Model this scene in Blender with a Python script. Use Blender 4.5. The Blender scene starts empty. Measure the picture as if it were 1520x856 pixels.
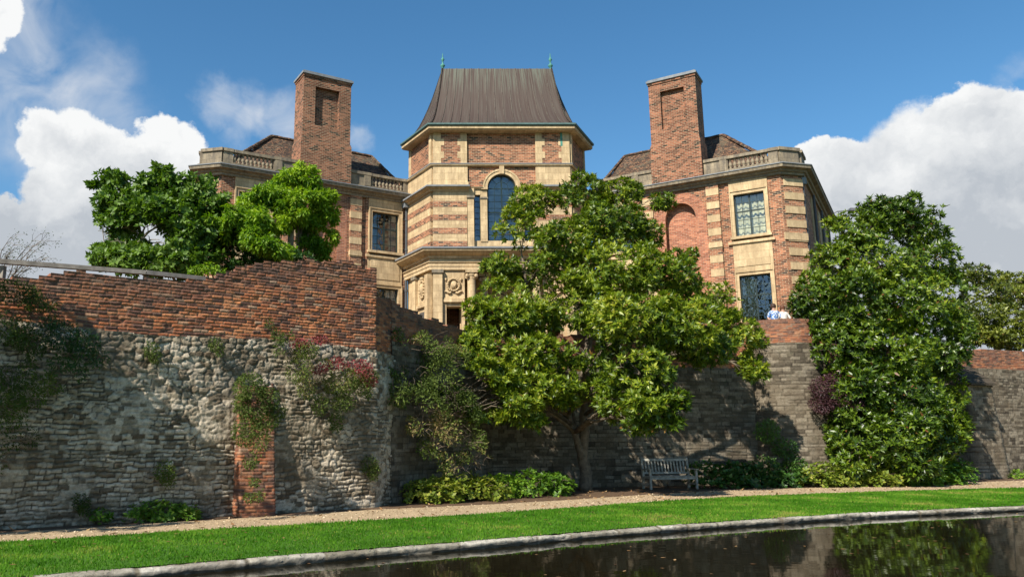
import bpy, bmesh, math, random
import numpy as np
from mathutils import Vector
random.seed(7); RNG = np.random.default_rng(11)
R = math.radians
scene = bpy.context.scene
col = scene.collection

# ------------------------------------------------------------------ camera
F = 1157.0; CX = 640.0; CY = 428.0; PITCH = math.atan(222 / F); EYE = 1.65
cd = bpy.data.cameras.new('camera'); cam = bpy.data.objects.new('camera', cd); col.objects.link(cam)
cam.location = (0, 0, EYE); cam.rotation_euler = (R(90) + PITCH, 0, 0)
cd.sensor_width = 36; cd.lens = 36 * F / 1520; cd.shift_x = 120 / 1520
cd.clip_start = 0.1; cd.clip_end = 3000
scene.camera = cam
def ray(px, py):
    a, b = px - CX, CY - py
    return np.array([a, F*math.cos(PITCH) - b*math.sin(PITCH), F*math.sin(PITCH) + b*math.cos(PITCH)])
def at(px, py, Y):                     # a surveyed point: direction seen from the eye and its distance north
    r = ray(px, py); p = r * Y / r[1]
    return np.array([p[0], Y, p[2] + EYE])

# ------------------------------------------------------------------ light and sky
SUN = np.array([-.76, -1.0, 1.15]); SUN = SUN / np.linalg.norm(SUN)
w = bpy.data.worlds.new('World'); scene.world = w; w.use_nodes = True
nt = w.node_tree; nt.nodes.clear()
def N(t, typ, **kw):
    n = t.nodes.new(typ)
    for k, v in kw.items():
        if k.startswith('i_'): n.inputs[int(k[2:])].default_value = v
        else: setattr(n, k, v)
    return n
sky = N(nt, 'ShaderNodeTexSky', sky_type='NISHITA', sun_disc=False)
sky.sun_elevation = math.asin(SUN[2]); sky.sun_rotation = math.atan2(SUN[0], SUN[1])
sky.air_density = 1.0; sky.dust_density = 0.3; sky.ozone_density = 2.5
tc = N(nt, 'ShaderNodeTexCoord')
def world_clouds():
    L = nt.links.new
    big = N(nt, 'ShaderNodeTexNoise'); big.inputs['Scale'].default_value = 9; big.inputs['Detail'].default_value = 9; big.inputs['Roughness'].default_value = .62
    L(tc.outputs['Generated'], big.inputs['Vector'])
    sub = N(nt, 'ShaderNodeVectorMath', operation='SUBTRACT'); sub.inputs[1].default_value = (.5, .5, .5); L(big.outputs['Color'], sub.inputs[0])
    sc = N(nt, 'ShaderNodeVectorMath', operation='SCALE'); sc.inputs['Scale'].default_value = .07; L(sub.outputs[0], sc.inputs[0])
    fine = N(nt, 'ShaderNodeTexNoise'); fine.inputs['Scale'].default_value = 34; fine.inputs['Detail'].default_value = 7; fine.inputs['Roughness'].default_value = .6; L(tc.outputs['Generated'], fine.inputs['Vector'])
    fs_ = N(nt, 'ShaderNodeVectorMath', operation='SUBTRACT'); fs_.inputs[1].default_value = (.5, .5, .5); L(fine.outputs['Color'], fs_.inputs[0])
    fm_ = N(nt, 'ShaderNodeVectorMath', operation='SCALE'); fm_.inputs['Scale'].default_value = .028; L(fs_.outputs[0], fm_.inputs[0])
    wv = N(nt, 'ShaderNodeVectorMath', operation='ADD'); L(tc.outputs['Generated'], wv.inputs[0]); ad_ = N(nt, 'ShaderNodeVectorMath', operation='ADD'); L(sc.outputs[0], ad_.inputs[0]); L(fm_.outputs[0], ad_.inputs[1]); L(ad_.outputs[0], wv.inputs[1])
    def field(blobs):
        last = None
        for (px, py, r) in blobs:
            d = ray(px, py); d = d / np.linalg.norm(d)
            ds = N(nt, 'ShaderNodeVectorMath', operation='DISTANCE'); ds.inputs[1].default_value = tuple(d); L(wv.outputs[0], ds.inputs[0])
            m = N(nt, 'ShaderNodeMapRange'); m.inputs['From Min'].default_value = r / F * 1.15; m.inputs['From Max'].default_value = 0
            L(ds.outputs['Value'], m.inputs['Value'])
            if last is None: last = m.outputs[0]
            else:
                mx = N(nt, 'ShaderNodeMath', operation='MAXIMUM'); L(last, mx.inputs[0]); L(m.outputs[0], mx.inputs[1]); last = mx.outputs[0]
        return last
    thick = field([(70,208,44),(105,222,58),(148,222,44),(245,226,46),(205,248,44),(120,290,72),(170,320,100),(240,300,72),(10,365,48),(70,350,52),(110,400,90),(230,400,120),(262,240,40),(0,330,30),
                   (-60,440,120),(-25,20,40),
                   (1435,180,46),(1475,188,40),(1395,208,42),(1355,228,34),(1500,250,76),(1300,262,52),(1245,248,40),(1400,290,110),(1500,340,130),(1250,320,80),(1350,380,150),(1535,225,50),
                   (1640,330,160),(1200,420,60),(1215,232,26)])
    thin = field([(60,140,90),(150,150,80),(30,90,80),(325,155,40),(370,180,50),(420,185,45),(530,215,25),(1515,115,35),(180,150,45),(20,10,70),(15,50,95),(20,110,110),(60,150,120),(110,165,80),(40,180,80)])
    m1 = N(nt, 'ShaderNodeMapRange', interpolation_type='SMOOTHSTEP'); m1.inputs['From Min'].default_value = .02; m1.inputs['From Max'].default_value = .17
    L(thick, m1.inputs['Value'])
    wn = N(nt, 'ShaderNodeTexNoise'); wn.inputs['Scale'].default_value = 14; wn.inputs['Detail'].default_value = 6; wn.inputs['Distortion'].default_value = .6
    L(tc.outputs['Generated'], wn.inputs['Vector'])
    wm = N(nt, 'ShaderNodeMapRange'); wm.inputs['From Min'].default_value = .38; wm.inputs['From Max'].default_value = .72; wm.inputs['To Max'].default_value = .8
    L(wn.outputs['Fac'], wm.inputs['Value'])
    m2 = N(nt, 'ShaderNodeMapRange', interpolation_type='SMOOTHSTEP'); m2.inputs['From Min'].default_value = .0; m2.inputs['From Max'].default_value = .8
    L(thin, m2.inputs['Value'])
    mm = N(nt, 'ShaderNodeMath', operation='MULTIPLY'); L(m2.outputs[0], mm.inputs[0]); L(wm.outputs[0], mm.inputs[1])
    # cloud tone: bright edges and crowns, grey where the mass is deep
    dn = N(nt, 'ShaderNodeTexNoise'); dn.inputs['Scale'].default_value = 10; dn.inputs['Detail'].default_value = 8; dn.inputs['Roughness'].default_value = .58
    L(wv.outputs[0], dn.inputs['Vector'])
    dm = N(nt, 'ShaderNodeMapRange'); dm.inputs['From Min'].default_value = .3; dm.inputs['From Max'].default_value = .7; dm.inputs['To Min'].default_value = -.45; dm.inputs['To Max'].default_value = .55
    L(dn.outputs['Fac'], dm.inputs['Value'])
    sp = N(nt, 'ShaderNodeSeparateXYZ'); L(tc.outputs['Generated'], sp.inputs[0])
    el = N(nt, 'ShaderNodeMapRange'); el.inputs['From Min'].default_value = .19; el.inputs['From Max'].default_value = .36; L(sp.outputs['Z'], el.inputs['Value'])
    dp = N(nt, 'ShaderNodeMapRange'); dp.inputs['From Min'].default_value = .1; dp.inputs['From Max'].default_value = .75; dp.inputs['To Max'].default_value = -.22; L(thick, dp.inputs['Value'])
    s1 = N(nt, 'ShaderNodeMath', operation='ADD'); L(el.outputs[0], s1.inputs[0]); L(dm.outputs[0], s1.inputs[1])
    s2 = N(nt, 'ShaderNodeMath', operation='ADD'); L(s1.outputs[0], s2.inputs[0]); L(dp.outputs[0], s2.inputs[1])
    cr = N(nt, 'ShaderNodeValToRGB'); cr.color_ramp.elements[0].color = (5.0, 5.4, 5.9, 1); cr.color_ramp.elements[1].color = (9.2, 9.3, 9.3, 1); cr.color_ramp.elements[1].position = .85
    L(s2.outputs[0], cr.inputs[0])
    hs = N(nt, 'ShaderNodeHueSaturation'); hs.inputs['Saturation'].default_value = 1.24; hs.inputs['Value'].default_value = 1.5; hs.inputs['Hue'].default_value = .493
    L(sky.outputs[0], hs.inputs['Color'])
    x1 = N(nt, 'ShaderNodeMixRGB'); L(mm.outputs[0], x1.inputs[0]); L(hs.outputs[0], x1.inputs[1]); x1.inputs[2].default_value = (7.0, 7.4, 8.0, 1)
    x2 = N(nt, 'ShaderNodeMixRGB'); L(m1.outputs[0], x2.inputs[0]); L(x1.outputs[0], x2.inputs[1]); L(cr.outputs[0], x2.inputs[2])
    bg = N(nt, 'ShaderNodeBackground'); bg.inputs['Strength'].default_value = .061
    L(x2.outputs[0], bg.inputs['Color'])
    o = N(nt, 'ShaderNodeOutputWorld'); L(bg.outputs[0], o.inputs[0])
world_clouds()
sl = bpy.data.lights.new('sun', 'SUN'); sl.energy = 5.0; sl.angle = R(.5); sl.color = (1, .93, .82)
so = bpy.data.objects.new('sun', sl); col.objects.link(so)
so.rotation_euler = Vector(SUN).to_track_quat('Z', 'Y').to_euler()
scene.view_settings.view_transform = 'Standard'; scene.view_settings.look = 'None'
scene.view_settings.exposure = 0.75; scene.view_settings.gamma = 1; scene.view_settings.use_curve_mapping = False
scene.render.engine = 'CYCLES'

# ------------------------------------------------------------------ materials
class Mat:
    def __init__(s, name):
        s.m = bpy.data.materials.new(name); s.m.use_nodes = True; s.t = s.m.node_tree
        s.b = s.t.nodes['Principled BSDF']; s.b.inputs['Roughness'].default_value = .9
        s.L = s.t.links.new; s.uv = None
        s.b.inputs['Specular IOR Level'].default_value = .25
    def coord(s, kind='UV'):
        c = N(s.t, 'ShaderNodeTexCoord'); return c.outputs[kind]
    def noise(s, v, scale, detail=4, rough=.55, col=False, stretch=None):
        n = N(s.t, 'ShaderNodeTexNoise'); n.inputs['Scale'].default_value = scale; n.inputs['Detail'].default_value = detail; n.inputs['Roughness'].default_value = rough
        if stretch:
            mp = N(s.t, 'ShaderNodeMapping'); mp.inputs['Scale'].default_value = stretch; s.L(v, mp.inputs[0]); v = mp.outputs[0]
        s.L(v, n.inputs['Vector']); return n.outputs['Color' if col else 'Fac']
    def ramp(s, v, stops, interp='LINEAR'):
        r = N(s.t, 'ShaderNodeValToRGB'); e = r.color_ramp.elements; r.color_ramp.interpolation = interp
        while len(e) < len(stops): e.new(.5)
        for i, (p, c) in enumerate(stops):
            e[i].position = p; e[i].color = tuple(c) + (1,) if not isinstance(c, (int, float)) else (c, c, c, 1)
        s.L(v, r.inputs[0]); return r.outputs[0]
    def mix(s, f, a, b, mode='MIX'):
        x = N(s.t, 'ShaderNodeMixRGB', blend_type=mode)
        for i, v in ((0, f), (1, a), (2, b)):
            if isinstance(v, (int, float)): x.inputs[i].default_value = v if i == 0 else (v, v, v, 1)
            elif isinstance(v, tuple): x.inputs[i].default_value = v + (1,) if len(v) == 3 else v
            else: s.L(v, x.inputs[i])
        return x.outputs[0]
    def math(s, op, a, b=0.0):
        x = N(s.t, 'ShaderNodeMath', operation=op)
        for i, v in ((0, a), (1, b)):
            if isinstance(v, (int, float)): x.inputs[i].default_value = v
            else: s.L(v, x.inputs[i])
        return x.outputs[0]
    def attr(s, name):
        a = N(s.t, 'ShaderNodeAttribute'); a.attribute_name = name
        sp = N(s.t, 'ShaderNodeSeparateColor'); s.L(a.outputs['Color'], sp.inputs[0]); return sp.outputs
    def bump(s, h, dist=.01, strength=1.0):
        b = N(s.t, 'ShaderNodeBump'); b.inputs['Distance'].default_value = dist; b.inputs['Strength'].default_value = strength
        s.L(h, b.inputs['Height']); s.L(b.outputs[0], s.b.inputs['Normal'])
    def base(s, c, k=.80):
        if isinstance(c, tuple): s.b.inputs['Base Color'].default_value = tuple(x*k for x in c) + (1,)
        else: s.L(s.mix(1, c, (k, k, k), 'MULTIPLY'), s.b.inputs['Base Color'])
    def rough(s, v): s.b.inputs['Roughness'].default_value = v
    def brick(s, uv, w_, h_, mortar, c1, c2, cm, off=.5, smooth=.1):
        b = N(s.t, 'ShaderNodeTexBrick'); b.offset = off
        for k, v in (('Scale', 1), ('Brick Width', w_), ('Row Height', h_), ('Mortar Size', mortar), ('Mortar Smooth', smooth), ('Bias', 0)): b.inputs[k].default_value = v
        for k, v in (('Color1', c1), ('Color2', c2), ('Mortar', cm)): b.inputs[k].default_value = v + (1,)
        s.L(uv, b.inputs['Vector']); return b

def brick_mat(name, c1, c2, cm, grime=.5, dark=(.05, .035, .03), w_=.22, h_=.078):
    m = Mat(name); uv = m.coord()
    b = m.brick(uv, w_, h_, .008, (0, 0, 0), (1, 1, 1), (.5, .5, .5))
    tone = m.ramp(b.outputs['Color'], [(0, dark), (.05, dark), (.12, tuple(x*.6 for x in c1)), (.45, c1), (.8, c2), (1, tuple(min(1, x*1.25) for x in c2))])
    c = m.mix(b.outputs['Fac'], tone, cm)
    n1 = m.ramp(m.noise(m.coord('Object'), .7, 5), [(.3, .75), (.65, 1.08)])
    n2 = m.ramp(m.noise(m.coord('Object'), 5, 3), [(.3, .88), (.7, 1.1)])
    c = m.mix(1, m.mix(grime*2 if grime < .5 else 1, c, n1, 'MULTIPLY'), n2, 'MULTIPLY')
    m.base(c)
    m.bump(m.math('MULTIPLY', b.outputs['Fac'], -1.0), .006, .6)
    return m.m
M = {}
M['brick'] = brick_mat('house_brick', (.27, .102, .055), (.42, .17, .088), (.48, .37, .24))
M['brick_dark'] = brick_mat('chimney_brick', (.20, .075, .042), (.33, .13, .07), (.38, .30, .20), dark=(.03, .02, .015))
M['brick_red'] = brick_mat('rubbed_red_brick', (.42, .15, .085), (.50, .20, .11), (.47, .32, .22), dark=(.35, .13, .08), grime=.3)

def stone_mat(name, base, stain, amt, joints=True, streak=True):
    m = Mat(name); uv = m.coord(); ob = m.coord('Object')
    c = m.mix(m.ramp(m.noise(ob, 1.3, 6, .6), [(.35, 0.0), (.7, 1.0)]), tuple(x*1.08 for x in base), tuple(x*.78 for x in base))
    if joints:
        b = m.brick(uv, .62, .31, .007, (.80, .79, .77), (1.08, 1.08, 1.08), (.55, .5, .45))
        c = m.mix(1, c, b.outputs['Color'], 'MULTIPLY')
    f = m.ramp(m.noise(uv, 2.2, 6, .65, stretch=(2.2, .5, 1)), [(.5 - amt*.25, 0.0), (.62, amt)])
    c = m.mix(f, c, stain)
    f2 = m.ramp(m.noise(ob, 14, 5, .7), [(.5, 0.0), (.75, amt*.7)])
    c = m.mix(f2, c, tuple(x*.6 for x in stain))
    m.base(c); m.bump(m.noise(ob, 35, 4), .008, .6); return m.m
M['stone'] = stone_mat('golden_limestone', (.78, .59, .345), (.33, .23, .13), .62)
M['stone_w'] = stone_mat('weathered_limestone', (.47, .38, .25), (.15, .13, .105), .9)
M['lead'] = stone_mat('lead_sheet', (.20, .22, .24), (.33, .34, .34), .6, joints=False)

def tile_mat():
    m = Mat('clay_roof_tiles'); uv = m.coord()
    b = m.brick(uv, .17, .11, .012, (0, 0, 0), (1, 1, 1), (.2, .2, .2))
    c = m.ramp(b.outputs['Color'], [(0, (.045, .032, .026)), (.35, (.10, .06, .042)), (.6, (.17, .095, .055)), (.85, (.26, .13, .07)), (1, (.18, .14, .10))])
    c = m.mix(m.math('MULTIPLY', b.outputs['Fac'], .7), c, (.03, .022, .018))
    c = m.mix(m.ramp(m.noise(m.coord('Object'), 3, 5), [(.45, 0.0), (.7, .6)]), c, (.13, .12, .08))
    m.base(c); m.bump(m.math('ADD', m.math('MULTIPLY', b.outputs['Fac'], -1.), m.noise(uv, 12, 2)), .03); return m.m
M['tiles'] = tile_mat()

def copper_mat():
    m = Mat('patinated_copper'); uv = m.coord(); at_ = m.attr('tone')
    n = m.noise(uv, 1, 5, .6, stretch=(11, .35, 1)); n2 = m.noise(uv, 1, 3, .6, stretch=(3, .2, 1))
    c = m.ramp(n, [(.3, (.072, .048, .038)), (.5, (.088, .062, .050)), (.7, (.108, .082, .066))])
    g = m.math('MULTIPLY', m.ramp(n, [(.42, 0.0), (.62, 1.0)]), m.ramp(at_[0], [(.0, .35), (.12, .1), (.55, .12), (1, .95)]))
    c = m.mix(g, c, (.15, .17, .13))
    c = m.mix(m.ramp(n2, [(.45, 0.0), (.75, .3)]), c, (.06, .045, .04))
    m.base(c); m.rough(.62); m.b.inputs['Metallic'].default_value = .25; m.b.inputs['Specular IOR Level'].default_value = .3
    m.bump(n, .01, .5); return m.m
M['copper'] = copper_mat()
def plain(name, c, rough=.6, metal=0, var=.25, scale=12, spec=.3):
    m = Mat(name); ob = m.coord('Object')
    m.base(m.mix(m.ramp(m.noise(ob, scale, 5), [(.3, 0.0), (.7, 1.0)]), tuple(x*(1-var) for x in c), tuple(min(1, x*(1+var)) for x in c)))
    m.rough(rough); m.b.inputs['Metallic'].default_value = metal; m.b.inputs['Specular IOR Level'].default_value = spec; return m.m
M['verdigris'] = plain('verdigris_copper', (.08, .27, .21), .7)
M['green_frame'] = plain('dark_green_metal', (.018, .035, .034), .4)
M['pipe'] = plain('painted_cast_iron', (.075, .08, .085), .5)
M['curtain'] = plain('cream_curtain', (.74, .66, .42), .9, scale=4)
M['curtain_w'] = plain('pale_net_curtain', (.42, .45, .45), .9, scale=4)
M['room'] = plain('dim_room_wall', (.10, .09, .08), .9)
M['door'] = plain('dark_oak_door', (.035, .022, .015), .6)
M['bark'] = plain('grey_brown_bark', (.17, .135, .095), .95, scale=7, var=.45)
M['bark_pale'] = plain('pale_bark', (.32, .27, .20), .95, scale=7, var=.35)
M['old_wood'] = plain('silvered_oak', (.34, .32, .27), .9, scale=9, var=.4)
M['rail_wood'] = plain('weathered_rail_timber', (.30, .27, .23), .9, scale=7, var=.35)
M['lamp'] = plain('grey_lamp_housing', (.10, .10, .11), .5)
M['skin'] = plain('skin', (.55, .33, .24), .6, var=.05)
M['hair1'] = plain('auburn_hair', (.13, .05, .025), .6)
M['hair2'] = plain('brown_hair', (.06, .032, .02), .6)
M['trousers'] = plain('navy_cotton', (.03, .04, .08), .9)
def shirt_mat():
    m = Mat('blue_patterned_cotton'); v = N(m.t, 'ShaderNodeTexVoronoi'); v.inputs['Scale'].default_value = 14
    m.L(m.coord('Object'), v.inputs['Vector']); m.base(m.ramp(v.outputs['Distance'], [(.35, (.75, .8, .88)), (.5, (.12, .25, .55))])); return m.m
M['shirt'] = shirt_mat(); M['shirt_w'] = plain('white_cotton', (.78, .78, .76), .9, var=.05)
def glass_mat():
    m = Mat('window_glass'); t = m.t
    tr = N(t, 'ShaderNodeBsdfTransparent'); tr.inputs[0].default_value = (.8, .86, .86, 1)
    gl = N(t, 'ShaderNodeBsdfGlossy'); gl.inputs['Roughness'].default_value = .04; gl.inputs[0].default_value = (.9, .95, 1, 1)
    fr = N(t, 'ShaderNodeFresnel'); fr.inputs[0].default_value = 1.55
    f = m.math('ADD', m.math('MULTIPLY', fr.outputs[0], 1.3), .06)
    b = N(t, 'ShaderNodeBump'); b.inputs['Distance'].default_value = .03; m.L(m.noise(m.coord('Object'), 2.6, 2), b.inputs['Height']); m.L(b.outputs[0], gl.inputs['Normal'])
    mx = N(t, 'ShaderNodeMixShader'); m.L(f, mx.inputs[0]); m.L(tr.outputs[0], mx.inputs[1]); m.L(gl.outputs[0], mx.inputs[2])
    m.L(mx.outputs[0], t.nodes['Material Output'].inputs[0]); return m.m
M['glass'] = glass_mat()

def old_brick_mat():     # r tone per brick, g joint, b weathering
    m = Mat('tudor_wall_brick'); a = m.attr('tone'); ob = m.coord('Object')
    c = m.ramp(a[0], [(0, (.07, .042, .035)), (.16, (.12, .055, .04)), (.34, (.30, .10, .045)), (.62, (.54, .165, .06)), (.86, (.64, .25, .10)), (1, (.44, .30, .20))])
    n = m.noise(ob, 22, 5, .7); c = m.mix(m.ramp(n, [(.4, 0.0), (.75, .75)]), c, (.20, .09, .055))
    c = m.mix(m.math('MULTIPLY', a[1], .8), c, (.27, .19, .12))
    w1 = m.math('MULTIPLY', a[2], m.ramp(m.noise(ob, 3.5, 6, .65), [(.3, .45), (.6, 1.0)]))
    wc = m.ramp(m.noise(ob, 11, 5, .7), [(.3, (.045, .032, .028)), (.5, (.13, .075, .055)), (.7, (.25, .17, .13)), (.8, (.33, .31, .24))])
    c = m.mix(m.math('MULTIPLY', w1, .8), c, wc)
    c = m.mix(m.ramp(m.noise(ob, 1.1, 5, .6), [(.5, 0.0), (.72, .55)]), c, (.12, .06, .05))
    m.base(c, .9); m.bump(m.noise(ob, 45, 5, .7), .012, .9); return m.m
M['old_brick'] = old_brick_mat()
def rubble_mat(name, lo, mid, hi, cj, kb=.8):
    m = Mat(name); a = m.attr('tone'); ob = m.coord('Object')
    c = m.ramp(a[0], [(0, lo), (.35, mid), (.8, hi), (1, tuple(x*.9 for x in hi))])
    n = m.noise(ob, 13, 7, .7)
    c = m.mix(1, c, m.ramp(n, [(.3, .5), (.5, .95), (.7, 1.25)]), 'MULTIPLY')
    c = m.mix(a[1], c, cj)
    c = m.mix(m.ramp(m.noise(ob, .8, 6, .65), [(.46, 0.0), (.64, .8)]), c, (.13, .10, .065))
    c = m.mix(m.ramp(m.noise(ob, 5, 6, .7), [(.58, 0.0), (.72, .5)]), c, (.07, .085, .04))
    c = m.mix(m.math('MULTIPLY', a[2], .7), c, (.06, .052, .04))
    m.base(c, kb); m.bump(n, .03, .9); return m.m
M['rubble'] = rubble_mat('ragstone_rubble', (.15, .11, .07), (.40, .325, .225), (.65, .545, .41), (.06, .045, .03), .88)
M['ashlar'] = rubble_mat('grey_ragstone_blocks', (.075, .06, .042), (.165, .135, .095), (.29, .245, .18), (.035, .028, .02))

def grass_mat():
    m = Mat('mown_grass'); ob = m.coord('Object'); a = m.attr('tone')
    c = m.ramp(m.noise(ob, 1.2, 6, .7), [(.3, (.055, .155, .012)), (.5, (.085, .22, .018)), (.72, (.15, .27, .03))])
    c = m.mix(m.ramp(m.noise(ob, 30, 4, .8), [(.35, .45), (.5, 0.0)]), c, (.03, .085, .008))
    m.base(c); m.bump(m.noise(ob, 90, 3), .03); return m.m
M['grass'] = grass_mat()
def blade_mat():
    m = Mat('grass_blades'); a = m.attr('tone')
    c = m.ramp(a[0], [(0, (.04, .14, .006)), (.5, (.085, .235, .014)), (.85, (.17, .33, .03)), (1, (.34, .34, .08))])
    m.base(c); m.rough(.8); m.b.inputs['Specular IOR Level'].default_value = .08; leaf_translucent(m, c, .35); return m.m
def leaf_translucent(m, c, f):
    tl = N(m.t, 'ShaderNodeBsdfTranslucent')
    if isinstance(c, tuple): tl.inputs[0].default_value = c + (1,)
    else: m.L(m.mix(1, c, (1.05, 1.1, .35), 'MULTIPLY'), tl.inputs[0])
    mx = N(m.t, 'ShaderNodeMixShader'); mx.inputs[0].default_value = f
    m.L(m.b.outputs[0], mx.inputs[1]); m.L(tl.outputs[0], mx.inputs[2]); m.L(mx.outputs[0], m.t.nodes['Material Output'].inputs[0])
M['blades'] = blade_mat()
def leaf_mat(name, stops, rough=.35, trans=.25, spec=.5, under=None):
    m = Mat(name); a = m.attr('tone'); c = m.ramp(a[0], stops)
    if under:
        g = N(m.t, 'ShaderNodeNewGeometry'); c = m.mix(m.math('MULTIPLY', g.outputs['Backfacing'], .6), c, under)
    m.base(c); m.rough(rough); m.b.inputs['Specular IOR Level'].default_value = spec; leaf_translucent(m, c, trans); return m.m
M['mag'] = leaf_mat('magnolia_leaf', [(0, (.02, .048, .004)), (.3, (.07, .13, .008)), (.65, (.19, .27, .014)), (.95, (.42, .46, .04)), (1, (.30, .16, .04))], .42, .34, .4)
M['mag2'] = leaf_mat('dark_magnolia_leaf', [(0, (.018, .045, .004)), (.35, (.065, .125, .009)), (.7, (.165, .25, .014)), (.95, (.34, .40, .035)), (1, (.20, .08, .03))], .38, .28, .45)
M['mag3'] = leaf_mat('olive_leaf', [(0, (.04, .06, .008)), (.5, (.15, .19, .02)), (.9, (.32, .35, .05)), (1, (.26, .13, .04))], .4, .3, .5)
M['fig'] = leaf_mat('broad_green_leaf', [(0, (.018, .05, .006)), (.5, (.065, .145, .012)), (.9, (.16, .28, .025)), (1, (.2, .3, .08))], .48, .3, .35)
M['wist'] = leaf_mat('wisteria_leaf', [(0, (.03, .09, .006)), (.4, (.13, .27, .012)), (1, (.40, .55, .03))], .5, .42, .3)
M['ivy'] = leaf_mat('dark_shrub_leaf', [(0, (.02, .06, .010)), (.5, (.045, .12, .018)), (1, (.12, .23, .03))], .45, .3, .4)
M['vine'] = leaf_mat('wall_plant_leaf', [(0, (.04, .06, .016)), (.5, (.09, .135, .028)), (.85, (.18, .23, .05)), (1, (.30, .22, .10))], .7, .3, .12)
M['pink'] = leaf_mat('valerian_flower', [(0, (.14, .028, .032)), (1, (.38, .085, .09))], .7, .3, .2)
M['purple'] = leaf_mat('purple_leaf', [(0, (.045, .018, .022)), (1, (.16, .06, .075))], .5, .25, .4)
M['hedge'] = leaf_mat('ground_cover_leaf', [(0, (.05, .12, .010)), (.5, (.12, .25, .016)), (1, (.28, .42, .04))], .5, .32, .4)
M['hedge_y'] = leaf_mat('yellowing_ground_leaf', [(0, (.07, .13, .012)), (.5, (.20, .27, .025)), (1, (.42, .40, .06))], .5, .32, .4)
M['dead'] = leaf_mat('fallen_leaf', [(0, (.12, .06, .03)), (.5, (.32, .18, .08)), (1, (.5, .34, .16))], .8, .1, .2)
M['grit'] = leaf_mat('gravel_chips', [(0, (.16, .10, .06)), (.4, (.50, .36, .22)), (.8, (.62, .48, .31)), (1, (.72, .60, .42))], .9, .0, .1)
M['twig'] = plain('thin_twig', (.20, .15, .11), .9)
def ground_mat(name, stops, sc, bump, d=.02):
    m = Mat(name); ob = m.coord('Object')
    n = m.noise(ob, sc, 8, .75); c = m.ramp(n, stops)
    c = m.mix(m.ramp(m.noise(ob, 1.1, 5, .6), [(.4, .0), (.7, .35)]), c, tuple(x*.55 for x in stops[1][1]))
    m.base(c); m.bump(m.noise(ob, bump, 4, .7), d); return m.m
M['path'] = ground_mat('gravel_path', [(.3, (.30, .21, .12)), (.5, (.54, .40, .24)), (.7, (.70, .56, .37))], 28, 70)
M['soil'] = ground_mat('soil', [(.3, (.06, .035, .02)), (.5, (.13, .08, .045)), (.7, (.24, .15, .09))], 14, 30)
M['kerb'] = rubble_mat('lichened_kerb_stone', (.24, .22, .165), (.38, .35, .28), (.54, .50, .42), (.16, .14, .10), .9)
def water_mat():
    m = Mat('murky_water'); ob = m.coord('Object'); m.base((.012, .010, .005)); m.rough(.025); m.b.inputs['IOR'].default_value = 1.33; m.b.inputs['Specular IOR Level'].default_value = .5
    n = m.noise(ob, 1.0, 3, .5, stretch=(.9, 2.4, 1)); n2 = m.noise(ob, 5, 2, .5, stretch=(1, 2.5, 1))
    m.bump(m.math('ADD', m.math('MULTIPLY', n, 1.0), m.math('MULTIPLY', n2, .10)), .006, .3); return m.m
M['water'] = water_mat()

# ------------------------------------------------------------------ object helpers
def tag(o, label=None, cat=None, group=None, kind=None):
    if label: o['label'] = label
    if cat: o['category'] = cat
    if group: o['group'] = group
    if kind: o['kind'] = kind
    return o
def empty(name, loc, label, cat, group=None):
    o = bpy.data.objects.new(name, None); col.objects.link(o); o.location = loc; o.empty_display_size = .3
    return tag(o, label, cat, group)
def link(name, me, mat, parent=None):
    o = bpy.data.objects.new(name, me); col.objects.link(o)
    if mat is not None: me.materials.append(mat)
    if parent is not None:
        o.parent = parent; o.matrix_parent_inverse = parent_inv(parent)
    return o
def parent_inv(p):
    from mathutils import Matrix
    m = Matrix.Identity(4); q = p
    chain = []
    while q is not None: chain.append(q); q = q.parent
    for q in reversed(chain): m = m @ (q.matrix_parent_inverse if q.parent else Matrix.Identity(4)) @ Matrix.LocRotScale(q.location, q.rotation_euler, q.scale)
    return m.inverted()
def uv_project(me):
    nf = len(me.polygons)
    if nf == 0: return
    nv = len(me.vertices); co = np.empty(nv*3, np.float32); me.vertices.foreach_get('co', co); co = co.reshape(-1, 3)
    nl = len(me.loops); li = np.empty(nl, np.int32); me.loops.foreach_get('vertex_index', li)
    fn = np.empty(nf*3, np.float32); me.polygons.foreach_get('normal', fn); fn = fn.reshape(-1, 3)
    lt = np.empty(nf, np.int32); me.polygons.foreach_get('loop_total', lt)
    fi = np.repeat(np.arange(nf), lt); n = fn[fi]; p = co[li]
    h = np.hypot(n[:, 0], n[:, 1]) + 1e-9; tx, ty = -n[:, 1]/h, n[:, 0]/h
    flat = np.abs(n[:, 2]) > .85
    slope = 1/np.maximum(h, .3)
    u = np.where(flat, p[:, 0], p[:, 0]*tx + p[:, 1]*ty); v = np.where(flat, p[:, 1], p[:, 2]*slope)
    uvl = me.uv_layers.new(name='uv'); uvl.data.foreach_set('uv', np.stack([u, v], 1).astype(np.float32).ravel())
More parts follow.
